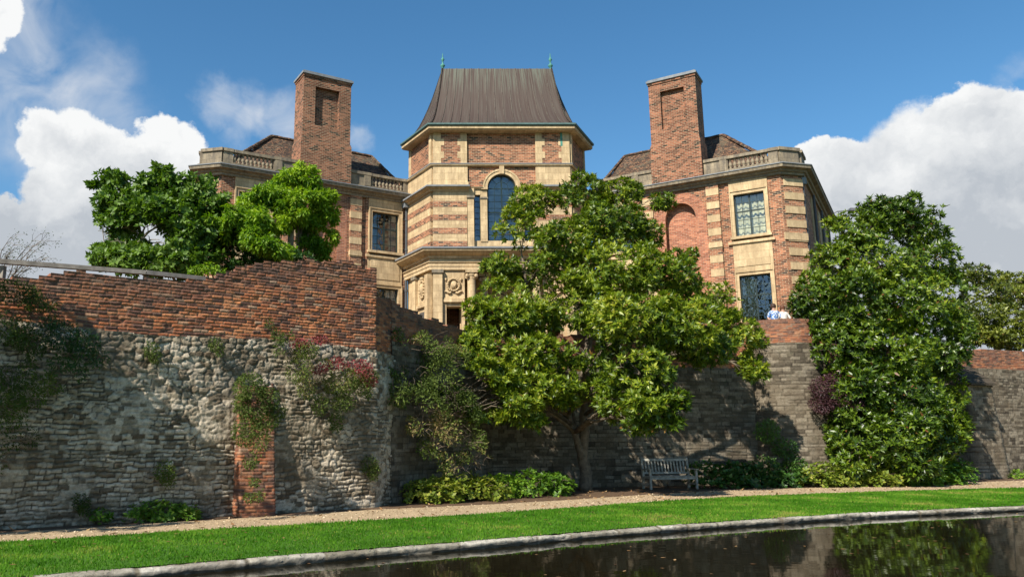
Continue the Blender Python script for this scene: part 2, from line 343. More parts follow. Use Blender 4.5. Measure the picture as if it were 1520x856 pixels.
class MB:
    def __init__(s): s.v = []; s.f = []
    def add(s, vs, fs):
        o = len(s.v); s.v += [tuple(map(float, v)) for v in vs]; s.f += [tuple(i + o for i in f) for f in fs]
    def hexa(s, b, t): s.add(list(b) + list(t), [(3, 2, 1, 0), (4, 5, 6, 7), (0, 1, 5, 4), (1, 2, 6, 5), (2, 3, 7, 6), (3, 0, 4, 7)])
    def box(s, x0, x1, y0, y1, z0, z1): s.hexa([(x0, y0, z0), (x1, y0, z0), (x1, y1, z0), (x0, y1, z0)], [(x0, y0, z1), (x1, y0, z1), (x1, y1, z1), (x0, y1, z1)])
    def prism(s, poly, axis_fn, n0, n1):      # poly list of (a,b); axis_fn(a,b,n)->xyz
        k = len(poly); vs = [axis_fn(a, b, n0) for a, b in poly] + [axis_fn(a, b, n1) for a, b in poly]
        s.add(vs, [tuple(range(k)), tuple(range(2*k - 1, k - 1, -1))] + [(i, (i+1) % k, (i+1) % k + k, i + k) for i in range(k)])
    def tube(s, pts, rad, sides=6, cap=True):
        pts = [np.array(p, float) for p in pts]; n = len(pts)
        if isinstance(rad, (int, float)): rad = [rad]*n
        vs = []; ref = None
        for i in range(n):
            d = pts[min(i+1, n-1)] - pts[max(i-1, 0)]; d = d/(np.linalg.norm(d) + 1e-9)
            if ref is None: ref = np.array([1., 0, 0]) if abs(d[0]) < .8 else np.array([0, 1., 0])
            a = ref - d*(ref @ d); a /= np.linalg.norm(a) + 1e-9; ref = a; b = np.cross(d, a)
            for j in range(sides):
                t = 2*math.pi*j/sides; vs.append(pts[i] + rad[i]*(a*math.cos(t) + b*math.sin(t)))
        fs = [(i*sides + j, i*sides + (j+1) % sides, (i+1)*sides + (j+1) % sides, (i+1)*sides + j) for i in range(n-1) for j in range(sides)]
        if cap: fs += [tuple(reversed(range(sides))), tuple(range((n-1)*sides, n*sides))]
        s.add(vs, fs)
    def lathe(s, c, prof, sides=10):
        vs = [(c[0] + r*math.cos(2*math.pi*j/sides), c[1] + r*math.sin(2*math.pi*j/sides), c[2] + z) for r, z in prof for j in range(sides)]
        n = len(prof)
        fs = [(i*sides + j, i*sides + (j+1) % sides, (i+1)*sides + (j+1) % sides, (i+1)*sides + j) for i in range(n-1) for j in range(sides)]
        s.add(vs, fs + [tuple(reversed(range(sides))), tuple(range((n-1)*sides, n*sides))])
    def build(s, name, mat, parent=None, smooth=False, recalc=True):
        me = bpy.data.meshes.new(name); me.from_pydata(s.v, [], s.f); me.update()
        if recalc:
            bm = bmesh.new(); bm.from_mesh(me); bmesh.ops.recalc_face_normals(bm, faces=bm.faces); bm.to_mesh(me); bm.free()
        uv_project(me)
        if smooth: me.polygons.foreach_set('use_smooth', [True]*len(me.polygons))
        return link(name, me, mat, parent)
def quick_mesh(name, V, Q, tone=None, smooth=False):     # V (n,3), Q (m,4) ; tone (n,3)
    me = bpy.data.meshes.new(name); nv, nq = len(V), len(Q); k = Q.shape[1]
    me.vertices.add(nv); me.vertices.foreach_set('co', V.astype(np.float32).ravel())
    me.loops.add(nq*k); me.loops.foreach_set('vertex_index', Q.astype(np.int32).ravel())
    me.polygons.add(nq); me.polygons.foreach_set('loop_start', np.arange(0, nq*k, k, dtype=np.int32)); me.polygons.foreach_set('loop_total', np.full(nq, k, np.int32))
    if smooth: me.polygons.foreach_set('use_smooth', np.ones(nq, bool))
    me.update(calc_edges=True)
    if tone is not None:
        a = me.color_attributes.new('tone', 'FLOAT_COLOR', 'POINT')
        c = np.ones((nv, 4), np.float32); c[:, :3] = tone; a.data.foreach_set('color', c.ravel())
    return me

def unit(v): return v/(np.linalg.norm(v, axis=-1, keepdims=True) + 1e-9)
# value noise on numpy arrays
_LAT = RNG.random((256, 256))
def vn2(x, y, sc=1.0):
    x = np.asarray(x)*sc; y = np.asarray(y)*sc; xi = np.floor(x).astype(int); yi = np.floor(y).astype(int); fx = x - xi; fy = y - yi
    fx = fx*fx*(3 - 2*fx); fy = fy*fy*(3 - 2*fy); g = lambda a, b: _LAT[a % 256, b % 256]
    return (g(xi, yi)*(1-fx) + g(xi+1, yi)*fx)*(1-fy) + (g(xi, yi+1)*(1-fx) + g(xi+1, yi+1)*fx)*fy
def fbm(x, y, sc, oc=4):
    s = 0; a = .5; t = 0
    for i in range(oc): s = s + a*vn2(np.asarray(x) + 17.3*i, np.asarray(y) - 9.1*i, sc); t += a; a *= .5; sc *= 2.03
    return s/t
def n3(p, sc): return (vn2(p[:, 0] + p[:, 2]*.7, p[:, 1] - p[:, 2]*.9, sc) + vn2(p[:, 2] + 31, p[:, 0]*.8 + p[:, 1]*.6, sc))*.5

# ------------------------------------------------------------------ masonry with real relief
def courses(S, Z, rng, hlo, hhi, wlo, whi, joint, warp):
    S = S + warp*(fbm(S, Z, 2.2, 3) - .5)*1.6; Z = Z + warp*(fbm(S + 50, Z*1.3, 1.6, 3) - .5)*1.6
    zb = [-1.0]
    while zb[-1] < 9: zb.append(zb[-1] + rng.uniform(hlo, hhi))
    zb = np.array(zb); ci = np.clip(np.searchsorted(zb, Z) - 1, 0, len(zb) - 2)
    smin, smax = S.min() - 1, S.max() + 1; tone = np.zeros_like(S); rnd = np.zeros_like(S); ed = np.zeros_like(S); dome = np.zeros_like(S)
    for c in np.unique(ci):
        msk = ci == c; b = [smin - rng.uniform(0, whi)]
        while b[-1] < smax: b.append(b[-1] + rng.uniform(wlo, whi))
        b = np.array(b); si = np.clip(np.searchsorted(b, S[msk]) - 1, 0, len(b) - 2)
        r = rng.random(len(b)); r2 = rng.random(len(b)); s_, z_ = S[msk], Z[msk]
        dx = np.minimum(s_ - b[si], b[si+1] - s_); dz = np.minimum(z_ - zb[c], zb[c+1] - z_)
        tone[msk] = r[si]; rnd[msk] = r2[si]; ed[msk] = np.minimum(dx, dz)
        dome[msk] = np.minimum(1, dx/(.5*(b[si+1]-b[si])))*.4 + np.minimum(1, dz/(.5*(zb[c+1]-zb[c])))*.6
    j = 1 - np.clip(ed/joint, 0, 1)
    return tone, rnd, j, dome
def path_eval(P, s):                                   # points and outward normals along a polyline (outward = right of travel)
    P = np.array(P, float); seg = np.diff(P, axis=0); ln = np.hypot(seg[:, 0], seg[:, 1]); cum = np.concatenate([[0], np.cumsum(ln)])
    i = np.clip(np.searchsorted(cum, s, side='right') - 1, 0, len(ln) - 1); t = (s - cum[i])/ln[i]
    pos = P[i] + seg[i]*t[:, None]; nr = np.stack([seg[:, 1], -seg[:, 0]], 1)/ln[:, None]; n = nr[i].copy()
    for k in range(1, len(ln)):                        # soften the normal close to corners so the faces stay joined
        near = np.abs(s - cum[k]) < 1e-6
        m = nr[k-1] + nr[k]; m = m/np.linalg.norm(m); n[near] = m
    return pos, n
def worley(S, Z, rng, cw, chh, jx=.85, jz=.6):
    tabx = rng.random((64, 64)); tabz = rng.random((64, 64)); tabr = rng.random((64, 64)); tabq = rng.random((64, 64))
    row = np.floor(Z/chh).astype(int); F1 = np.full(S.shape, 9.); F2 = np.full(S.shape, 9.); rn = np.zeros(S.shape); rq = np.zeros(S.shape); tl = np.zeros(S.shape)
    for dz in (-1, 0, 1):
        rr = row + dz; sh = (rr % 2)*.5; colm = np.floor(S/cw - sh).astype(int)
        for dx in (-1, 0, 1):
            cc_ = colm + dx; a, b = cc_ % 64, rr % 64
            px = (cc_ + .5 + sh + (tabx[a, b] - .5)*jx)*cw; pz = (rr + .5 + (tabz[a, b] - .5)*jz)*chh
            d = ((np.abs(S - px)*(.42 + .22*tabq[a, b]))**3.2 + np.abs(Z - pz)**3.2)**(1/3.2)
            c = d < F1; F2 = np.where(c, F1, np.minimum(F2, d)); rn = np.where(c, tabr[a, b], rn); rq = np.where(c, tabq[b, a], rq); tl = np.where(c, (S - px)/cw*(tabq[a, b] - .5) + (Z - pz)/chh*(tabr[b, a] - .35), tl); F1 = np.where(c, d, F1)
    return rn, rq, (F2 - F1), tl
def courses2(S, Z, rng, hlo, hhi, wlo, whi):
    zb = [-1.0]
    while zb[-1] < 9: zb.append(zb[-1] + rng.uniform(hlo, hhi))
    zb = np.array(zb); Zw = Z + .03*(fbm(S, Z, 3.5, 2) - .5); ci = np.clip(np.searchsorted(zb, Zw) - 1, 0, len(zb) - 2); o = [np.zeros_like(S) for _ in range(4)]
    for c in np.unique(ci):
        k = ci == c; b = [S.min() - 1 - rng.uniform(0, whi)]
        while b[-1] < S.max() + 1: b.append(b[-1] + rng.uniform(wlo, whi))
        b = np.array(b); s_, z_ = S[k], Zw[k]; si = np.clip(np.searchsorted(b, s_) - 1, 0, len(b) - 2); q = rng.random((4, len(b)))
        a = (s_ - b[si])/(b[si+1] - b[si]); v = (z_ - zb[c])/(zb[c+1] - zb[c]); dz = np.minimum(v - q[2][si]*.22, 1 - v)*(zb[c+1] - zb[c]); dx = np.minimum(s_ - b[si], b[si+1] - s_)
        o[0][k] = q[0][si]; o[1][k] = q[1][si]; o[2][k] = np.maximum(np.minimum(dx, dz), 0)*1.2; o[3][k] = (a - .5)*(q[3][si] - .5)*1.4 + (v - .5)*(q[2][si] - .35)
    return o
def masonry(name, P, zlo, zhi, kind, mat, parent, res=.024, batter=None, off=0.0, seed=1, core=.5, wide=None, weather=None, bdir=None, smooth_n=False):
    rng = np.random.default_rng(seed); Pa = np.array(P, float); ln = np.hypot(*np.diff(Pa, axis=0).T); cum = np.concatenate([[0], np.cumsum(ln)])
    ss = np.unique(np.concatenate([np.linspace(cum[i], cum[i+1], max(2, int(ln[i]/res) + 1)) for i in range(len(ln))]).round(6))
    top = zhi(ss) if callable(zhi) else np.full_like(ss, zhi); zmax = float(top.max())
    rz_ = .0125*(res/.021) if kind == 'brick' else res
    zz = np.arange(zlo, zmax + rz_, rz_); S, Z = np.meshgrid(ss, zz); 
    if kind == 'brick':
        tone, rnd, j, dome = courses(S, Z, rng, .068, .076, .17, .27, .017, .02)
        er = fbm(S, Z*1.5, 4.0, 4); h = (1 - j)*(.008 + .016*rnd) - .045*np.clip(.44 - er, 0, 1)*2*(rnd > .35) + .012*fbm(S, Z, 18, 2)
    elif kind == 'rubble':
        wS = S + .10*(fbm(S, Z, 1.7, 3) - .5)*1.5 + .05*(fbm(S, Z, 8, 3) - .5); wZ = Z + .08*(fbm(S + 40, Z, 2.1, 3) - .5)*1.5 + .05*(fbm(S + 9, Z, 9, 3) - .5)
        t1, r1, e1, f1 = worley(wS, wZ, rng, .235, .125, .95, .6); t2, r2, e2, f2 = courses2(wS, wZ, rng, .07, .125, .09, .27)
        m = np.clip((fbm(S, Z, .9, 3) - .5)*6 + (2.5 - Z)*.9, 0, 1) > .5
        tone = np.where(m, t2, t1); rnd = np.where(m, r2, r1); ed = np.where(m, e2, e1)
        j = 1 - np.clip(ed/.022, 0, 1); bd = np.clip(ed/.026, 0, 1)**.8; tilt = np.where(m, f2, f1)
        mo = np.clip((fbm(S, Z, 1.6, 4) - .52)*7, 0, 1)        # patches where mortar fills the joints
        h = ((1 - j)*.018 + bd*(.006 + .025*rnd + .042*np.clip(tilt, -.5, .5)))*(1 - .65*mo) + .028*mo + .05*(fbm(S, Z, 1.2, 3) - .5) + .03*(fbm(S, Z, 9, 4) - .5) + .022*(fbm(S, Z, 28, 2) - .5); j = j*(1 - .75*mo)
        tone = np.clip(tone + .35*(fbm(S, Z, 6, 3) - .5), 0, 1)
    else:
        tone, rnd, j, dome = courses(S, Z, rng, .10, .16, .18, .42, .018, .03)
        h = (1 - j)*(.012 + .022*rnd)*(.7 + .3*np.sqrt(dome)) + .015*fbm(S, Z, 12, 3)
    pos, nrm = path_eval(P, ss)
    if smooth_n:
        kw = max(3, int(.5/res)) | 1; kr = np.hanning(kw + 2)[1:-1]; kr /= kr.sum()
        nrm = unit(np.stack([np.convolve(np.pad(nrm[:, q], kw//2, mode='edge'), kr, 'valid') for q in (0, 1)], 1)); pos = np.stack([np.convolve(np.pad(pos[:, q], kw//2, mode='reflect', reflect_type='odd'), kr, 'valid') for q in (0, 1)], 1)
    bt_ = batter(Z) if batter else 0
    ext = (0 if bdir is not None else bt_) + off + h
    V = np.empty(S.shape + (3,)); V[..., 0] = pos[None, :, 0] + nrm[None, :, 0]*ext; V[..., 1] = pos[None, :, 1] + nrm[None, :, 1]*ext; V[..., 2] = Z
    if bdir is not None: V[..., 0] += bdir[0]*bt_; V[..., 1] += bdir[1]*bt_
    nz, ns = S.shape; idx = np.arange(nz*ns).reshape(nz, ns)
    ok = (zz[1:, None] <= top[None, :-1] + 1e-6) & (zz[1:, None] <= top[None, 1:] + 1e-6)
    Q = np.stack([idx[:-1, :-1], idx[:-1, 1:], idx[1:, 1:], idx[1:, :-1]], -1)[ok]
    wth = np.clip(1 - (top[None, :] - Z)/ (weather or .9), 0, 1)**1.0 if weather else np.zeros_like(Z)
    if weather: wth = np.clip(wth + .8*(fbm(S, Z, 1.5, 3) - .5), 0, 1)
    tn = np.stack([tone, j**1.5, wth], -1).reshape(-1, 3); V = V.reshape(-1, 3)
    # the mass behind the face: short columns, so that the top is stepped by bricks
    cv, cq, ct = [], [], []; step = .22; s0 = 0.0; base = len(V)
    while s0 < cum[-1] - 1e-3:
        brk = cum[cum > s0 + 1e-3]; s1 = min(s0 + step, brk[0] if len(brk) else cum[-1])
        i0 = np.searchsorted(ss, s0); i1 = max(i0 + 1, np.searchsorted(ss, s1)); zt = float(np.min(top[i0:i1+1])) - .012
        (pA, pB), (nA, nB) = path_eval(P, np.array([s0 + 1e-5, s1 - 1e-5])); k = len(cv)
        for zq in (zlo, zt):
            bb = float(batter(np.array(zt if smooth_n else zq))) if batter else 0; bt = (0 if bdir is not None else bb) + off - (.14 if smooth_n else .035); bx_ = bdir*bb if bdir is not None else (0, 0)
            for p_, n_, d_ in ((pA, nA, bt), (pB, nB, bt), (pB, nB, -core), (pA, nA, -core)): cv.append((p_[0] + n_[0]*d_ + bx_[0], p_[1] + n_[1]*d_ + bx_[1], zq))
        cq += [[k+a for a in f] for f in ((0, 1, 5, 4), (1, 2, 6, 5), (2, 3, 7, 6), (3, 0, 4, 7), (4, 5, 6, 7))]; ct += [[rng.uniform(.1, .6), 0, .8 if weather else .3]]*8
        s0 = s1
    V = np.vstack([V, np.array(cv)]); Q = np.vstack([Q, np.array(cq) + base]); tn = np.vstack([tn, np.array(ct)])
    return link(name, quick_mesh(name, V, Q, tn), mat, parent)
def stepped(f, step=.225, q=.072, amp=.6, seed=3):       # a broken top stepped brick by brick
    rng = np.random.default_rng(seed); tab = rng.uniform(-amp, amp, 400)
    def g(s):
        k = np.floor(s/step).astype(int); c = (k + .5)*step
        v = f(c) + tab[k % 400]*q + tab[(k//3 + 50) % 400]*q
        return np.round(v/q)*q
    return g

# ------------------------------------------------------------------ ground, path, lawn, water
def sheet(name, pts, z, mat, extrude=None):
    mb = MB()
    if extrude is None: mb.add([(x, y, z) for x, y in pts], [tuple(range(len(pts)))])
    else: mb.prism(pts, lambda a, b, n: (a, b, n), z - extrude, z)
    return tag(mb.build(name, mat), kind='structure')
KERB = [(-70, -34), (-30, -8.5), (-12.5, 4.6), (-8.2, 7.6), (-4.73, 9.93), (-2.92, 11.07), (-1.2, 12.1), (.65, 13.17), (3.38, 14.86), (6.4, 16.5), (9.57, 18.05), (14.64, 19.95), (22, 22.2), (40, 26.5), (90, 37)]
GRED = [(-70, -29), (-30, -4), (-12.5, 9.2), (-6.94, 13.0), (-3.92, 14.85), (-1.5, 16.2), (.88, 17.6), (3.5, 19.4), (5.84, 21.1), (9.5, 23.2), (14, 25.0), (19.71, 26.9), (30, 30), (50, 34.5), (90, 43)]
WALLB = [(-70, -24), (-30, -.8), (-12.5, 11.2), (-8.2, 14.0), (-5.2, 16.2), (-3.2, 17.55), (-1.39, 19.0), (1.3, 20.4), (3.65, 21.9), (6, 23.7), (8.72, 25.5), (14, 27.8), (23.47, 31.9), (32, 35), (50, 40), (90, 49)]
sheet('ground', [(-600, -600), (600, -600), (600, 600), (-600, 600)], -1.4, M['soil'])
sheet('earth_bank', KERB + [(90, 120), (-70, 120)], -.006, M['soil'], 1.2)
sheet('gravel_path', GRED + WALLB[::-1], .0, M['path'])
sheet('lawn', [(x + .1, y + .12) for x, y in KERB] + GRED[::-1], .022, M['grass'])
sheet('near_bank', [(-200, -60), (200, -60), (200, 1.2), (40, 1.0), (0, .8), (-6, -1.5), (-30, -20), (-60, -45)], .0, M['grass'], 1.3)
sheet('moat_water', [(-250, -200), (250, -200), (250, 60), (-250, 60)], -.10, M['water'])
def kerb():
    P = np.array(KERB); ln = np.hypot(*np.diff(P, axis=0).T); cum = np.concatenate([[0], np.cumsum(ln)])
    # smooth the line
    s = np.arange(30, cum[-1] - 40, .035); x = np.interp(s, cum, P[:, 0]); y = np.interp(s, cum, P[:, 1])
    kk = np.hanning(61); kk /= kk.sum(); xs = np.convolve(np.pad(x, 30, mode='reflect', reflect_type='odd'), kk, 'valid'); ys = np.convolve(np.pad(y, 30, mode='reflect', reflect_type='odd'), kk, 'valid')
    tx = np.gradient(xs); ty = np.gradient(ys); l = np.hypot(tx, ty); nx, ny = ty/l, -tx/l      # outward to the water
    prof = [(.10, -.75), (.10, -.085), (.12, -.075), (.13, -.055), (.13, -.03), (.125, -.01), (.11, .004), (.08, .012), (.05, .016), (.02, .017), (-.02, .016), (-.06, .012), (-.08, -.02)]
    rng = np.random.default_rng(4); jt = np.cumsum(rng.uniform(.5, 1.9, 400)) + 30; si = np.searchsorted(jt, s); jd = np.minimum(np.abs(s - jt[np.clip(si, 0, 399)]), np.abs(s - jt[np.clip(si-1, 0, 399)]))
    to = rng.random(401)[si]; dz = rng.uniform(-.008, .008, 401)[si]; do = rng.uniform(-.015, .015, 401)[si]
    V = []; T = []
    for k, (o, z) in enumerate(prof):
        nn = (fbm(s, np.full_like(s, k*.45), 7, 4) - .5)*.06 + (fbm(s, np.full_like(s, k*.2), .7, 2) - .5)*.06 - .03*np.clip(fbm(s, s*0 + 3, 2.5, 3) - .55, 0, 1)*4
        g = -.008*(jd < .02)
        oo = o + do + nn*(1 if o > 0 else 0) + g*(o > .1); zz_ = z + (dz + nn*.35 + g if z > -.08 else 0)
        V.append(np.stack([xs + nx*oo, ys + ny*oo, zz_ + 0*s], 1)); T.append(np.stack([to, (jd < .03)*1., np.full_like(s, 1.0 if z < -.04 else .6 if z < -.02 else 0)], 1))
    V = np.stack(V, 0); n, m = V.shape[:2]; idx = np.arange(n*m).reshape(n, m)
    Q = np.stack([idx[:-1, :-1], idx[:-1, 1:], idx[1:, 1:], idx[1:, :-1]], -1).reshape(-1, 4)
    o = link('stone_kerb', quick_mesh('stone_kerb', V.reshape(-1, 3), Q, np.stack(T, 0).reshape(-1, 3)), M['kerb'])
    tag(o, kind='structure'); return xs, ys
KX, KY = kerb()

# ------------------------------------------------------------------ moat walls
LW = [(-16, 9.18), (-1.42, 19.70), (-1.05, 20.9)]
lw_len = math.hypot(-1.42 + 16, 19.7 - 9.18)
def lw_top(s):
    d = lw_len - s            # metres left of the corner
    return np.interp(d, [-2, -.05, 0, .55, .85, 3.2, 3.5, 3.9, 4.4, 4.9, 6.0, 6.8, 7.3, 7.6, 8.4, 12, 20], [5.3, 5.3, 5.95, 5.98, 6.06, 5.72, 5.58, 5.40, 5.20, 5.08, 4.97, 4.97, 5.02, 4.82, 4.68, 4.6, 4.6])
wall_l = empty('moat_wall', (-4.0, 17.9, 0), 'tall ruined wall of orange brick on pale rubble stone, with a ragged top, left of the recess', 'wall')
IF = 3.9
masonry('stone_base', LW, -.05, lambda s: IF + .05*np.sin(s*.9) - .06*(fbm(s, s*0, 2, 2) - .5) - .03, 'rubble', M['rubble'], wall_l, seed=5, off=.03, core=.5)
masonry('brick_parapet', LW, IF - .12, stepped(lw_top, amp=.32), 'brick', M['old_brick'], wall_l, res=.021, seed=8, core=.42, weather=.9)
# the battered brick pier on the rubble
dL = np.array([.811, .585]); nL = np.array([.585, -.811]); pc = np.array([-1.42, 19.7]) - dL*3.2
pa, pb = pc - dL*.40, pc + dL*.40
masonry('brick_pier', [tuple(pa - nL*.5), tuple(pa + nL*.10), tuple(pb + nL*.10), tuple(pb - nL*.5)], -.05, stepped(lambda s: 2.9 + 0*s, seed=12, amp=1.2), 'brick', M['old_brick'], wall_l, seed=22, core=.06, weather=4.5,
        batter=lambda z: .36*np.clip(1 - z/2.9, 0, 1), bdir=nL)
RW = [(-1.08, 20.75), (1.7, 25.2), (2.0, 26.6), (12.0, 29.3)]
wall_m = empty('moat_wall', (6, 28, 0), 'shaded stone and brick wall of the recess behind the large magnolia and the bench', 'wall')
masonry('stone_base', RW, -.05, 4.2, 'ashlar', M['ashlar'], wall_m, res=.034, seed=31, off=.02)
masonry('brick_parapet', RW, 4.15, stepped(lambda s: np.interp(s, [0, .8, 2, 4, 5.2, 9, 16], [5.35, 5.2, 5.05, 4.95, 4.9, 5.2, 5.85]), seed=5), 'brick', M['old_brick'], wall_m, res=.032, seed=34, weather=1.2)
BP = [(11.9, 29.55)] + [(13.55 + 1.55*math.cos(a), 30.1 + 1.35*math.sin(a)) for a in np.radians(np.linspace(-158, -10, 26))] + [(15.3, 32.6)]
bast = empty('stone_bastion', (13.5, 30, 0), 'rounded grey stone bastion topped with a brick parapet, between the two magnolias', 'bastion')
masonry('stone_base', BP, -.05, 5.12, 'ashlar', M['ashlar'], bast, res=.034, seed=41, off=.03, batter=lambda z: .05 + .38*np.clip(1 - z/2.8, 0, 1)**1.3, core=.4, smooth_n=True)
masonry('brick_parapet', BP, 5.12, stepped(lambda s: 6.05 + 0*s, amp=.25, seed=9), 'brick', M['old_brick'], bast, res=.034, seed=44, core=.35, weather=1.4, smooth_n=True)
RR = [(15.15, 31.9), (23.6, 34.6), (34, 38.6), (60, 46)]
wall_r = empty('moat_wall', (26, 36, 0), 'stone wall with a brick upper course behind the dark magnolia at the right edge', 'wall')
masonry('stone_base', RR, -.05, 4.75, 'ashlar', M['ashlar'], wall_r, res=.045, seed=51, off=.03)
masonry('brick_parapet', RR, 4.72, stepped(lambda s: 5.5 + .01*s, amp=.3, seed=19), 'brick', M['old_brick'], wall_r, res=.045, seed=54, weather=1.5)
def buttress():
    r = empty('stone_buttress', (23.0, 33.6, 0), 'sloping stone buttress with a slabbed top beside the dark magnolia', 'buttress')
    d = np.array([.953, .304]); n = np.array([.304, -.953]); c = np.array([23.2, 34.45])
    P = [tuple(c - d*.65), tuple(c - d*.65 + n*.9), tuple(c + d*.65 + n*.9), tuple(c + d*.65)]
    masonry('stone_body', P, -.05, 3.9, 'ashlar', M['ashlar'], r, res=.045, seed=61, core=.3, batter=lambda z: .3*np.clip(1 - z/3.9, 0, 1))
    mb = MB(); q = lambda a, z, b: (c[0] + d[0]*a + n[0]*b, c[1] + d[1]*a + n[1]*b, z)
    for k in range(4):
        b0, b1 = 1.15 - k*.36, 1.15 - (k+1)*.36 - .06; z0 = 3.86 + k*.26
        mb.hexa([q(-.75, z0, b0), q(.75, z0, b0), q(.75, z0 + .25, b1), q(-.75, z0 + .25, b1)], [q(-.75, z0 + .1, b0), q(.75, z0 + .1, b0), q(.75, z0 + .36, b1), q(-.75, z0 + .36, b1)])
    for s_ in (-.69, .69): mb.hexa([q(s_ - .05, 3.8, .95), q(s_ + .05, 3.8, .95), q(s_ + .05, 3.8, -.2), q(s_ - .05, 3.8, -.2)], [q(s_ - .05, 3.95, .95), q(s_ + .05, 3.95, .95), q(s_ + .05, 4.8, -.2), q(s_ - .05, 4.8, -.2)])
    mb.build('coping_slabs', M['ashlar'], r)
buttress()
TER = [(-70, -22), (-16, 9.6), (-1.6, 20.1), (-1.3, 21), (1.4, 25.4), (1.75, 26.9), (12, 29.8), (13.5, 30.0), (15.0, 32.4), (23.4, 34.9), (34, 38.9), (90, 54)]
sheet('terrace_ground', TER + [(600, 600), (-600, 600), (-600, -22)], 4.55, M['soil'])

# ------------------------------------------------------------------ the house
house = empty('country_house', (3.2, 36, 4.55), 'butterfly-plan brick and golden stone house with a copper roofed tower, tall chimneys and balustrades', 'house')
class Fr:
    def __init__(s, o, d, n, k=1.0): s.o = np.array(o, float); s.d = np.array(d, float); s.n = np.array(n, float); s.k = k
    def p(s, a, z, n):
        q = s.o + s.d*a*s.k + s.n*n; return (q[0], q[1], z)
    def box(s, mb, a0, a1, z0, z1, n0, n1): mb.hexa([s.p(a0, z0, n0), s.p(a1, z0, n0), s.p(a1, z0, n1), s.p(a0, z0, n1)], [s.p(a0, z1, n0), s.p(a1, z1, n0), s.p(a1, z1, n1), s.p(a0, z1, n1)])
    def poly(s, mb, pts, n0, n1): mb.prism(pts, lambda a, b, n: s.p(a, b, n), n0, n1)
def arch_fill(fr, mb, a0, a1, z0, z1, c, r, zs, n0, n1, seg=16):   # wall panel with an arched opening
    if a0 < c - r: fr.box(mb, a0, c - r, z0, z1, n0, n1)
    if a1 > c + r: fr.box(mb, c + r, a1, z0, z1, n0, n1)
    pts = [(c - r*math.cos(math.pi*i/seg), zs + r*math.sin(math.pi*i/seg)) for i in range(seg + 1)]
    for (x0, y0), (x1, y1) in zip(pts[:-1], pts[1:]): fr.poly(mb, [(x0, y0), (x1, y1), (x1, z1), (x0, z1)], n0, n1)
def arch_ring(fr, mb, c, zs, r0, r1, n0, n1, seg, gap=0.0, a0=0, a1=math.pi):
    for i in range(seg):
        t0 = a0 + (a1 - a0)*(i + gap)/seg; t1 = a0 + (a1 - a0)*(i + 1 - gap)/seg
        fr.poly(mb, [(c + r0*math.cos(t0), zs + r0*math.sin(t0)), (c + r1*math.cos(t0), zs + r1*math.sin(t0)), (c + r1*math.cos(t1), zs + r1*math.sin(t1)), (c + r0*math.cos(t1), zs + r0*math.sin(t1))], n0, n1)
def sweep(mb, path, prof, side=1):      # profile (offset outwards, z) along an open plan polyline, mitred
    P = np.array(path, float); seg = np.diff(P, axis=0); ln = np.hypot(*seg.T); nr = side*np.stack([seg[:, 1], -seg[:, 0]], 1)/ln[:, None]
    ms = []
    for i in range(len(P)):
        if i == 0: m = nr[0]
        elif i == len(P) - 1: m = nr[-1]
        else:
            m = nr[i-1] + nr[i]; m = m/(m @ nr[i])
        ms.append(m)
    k = len(prof); vs = [(P[i][0] + ms[i][0]*o, P[i][1] + ms[i][1]*o, z) for i in range(len(P)) for o, z in prof]
    fs = [(i*k + j, (i+1)*k + j, (i+1)*k + (j+1) % k, i*k + (j+1) % k) for i in range(len(P)-1) for j in range(k)]
    mb.add(vs, fs + [tuple(range(k)), tuple(reversed(range((len(P)-1)*k, len(P)*k)))])

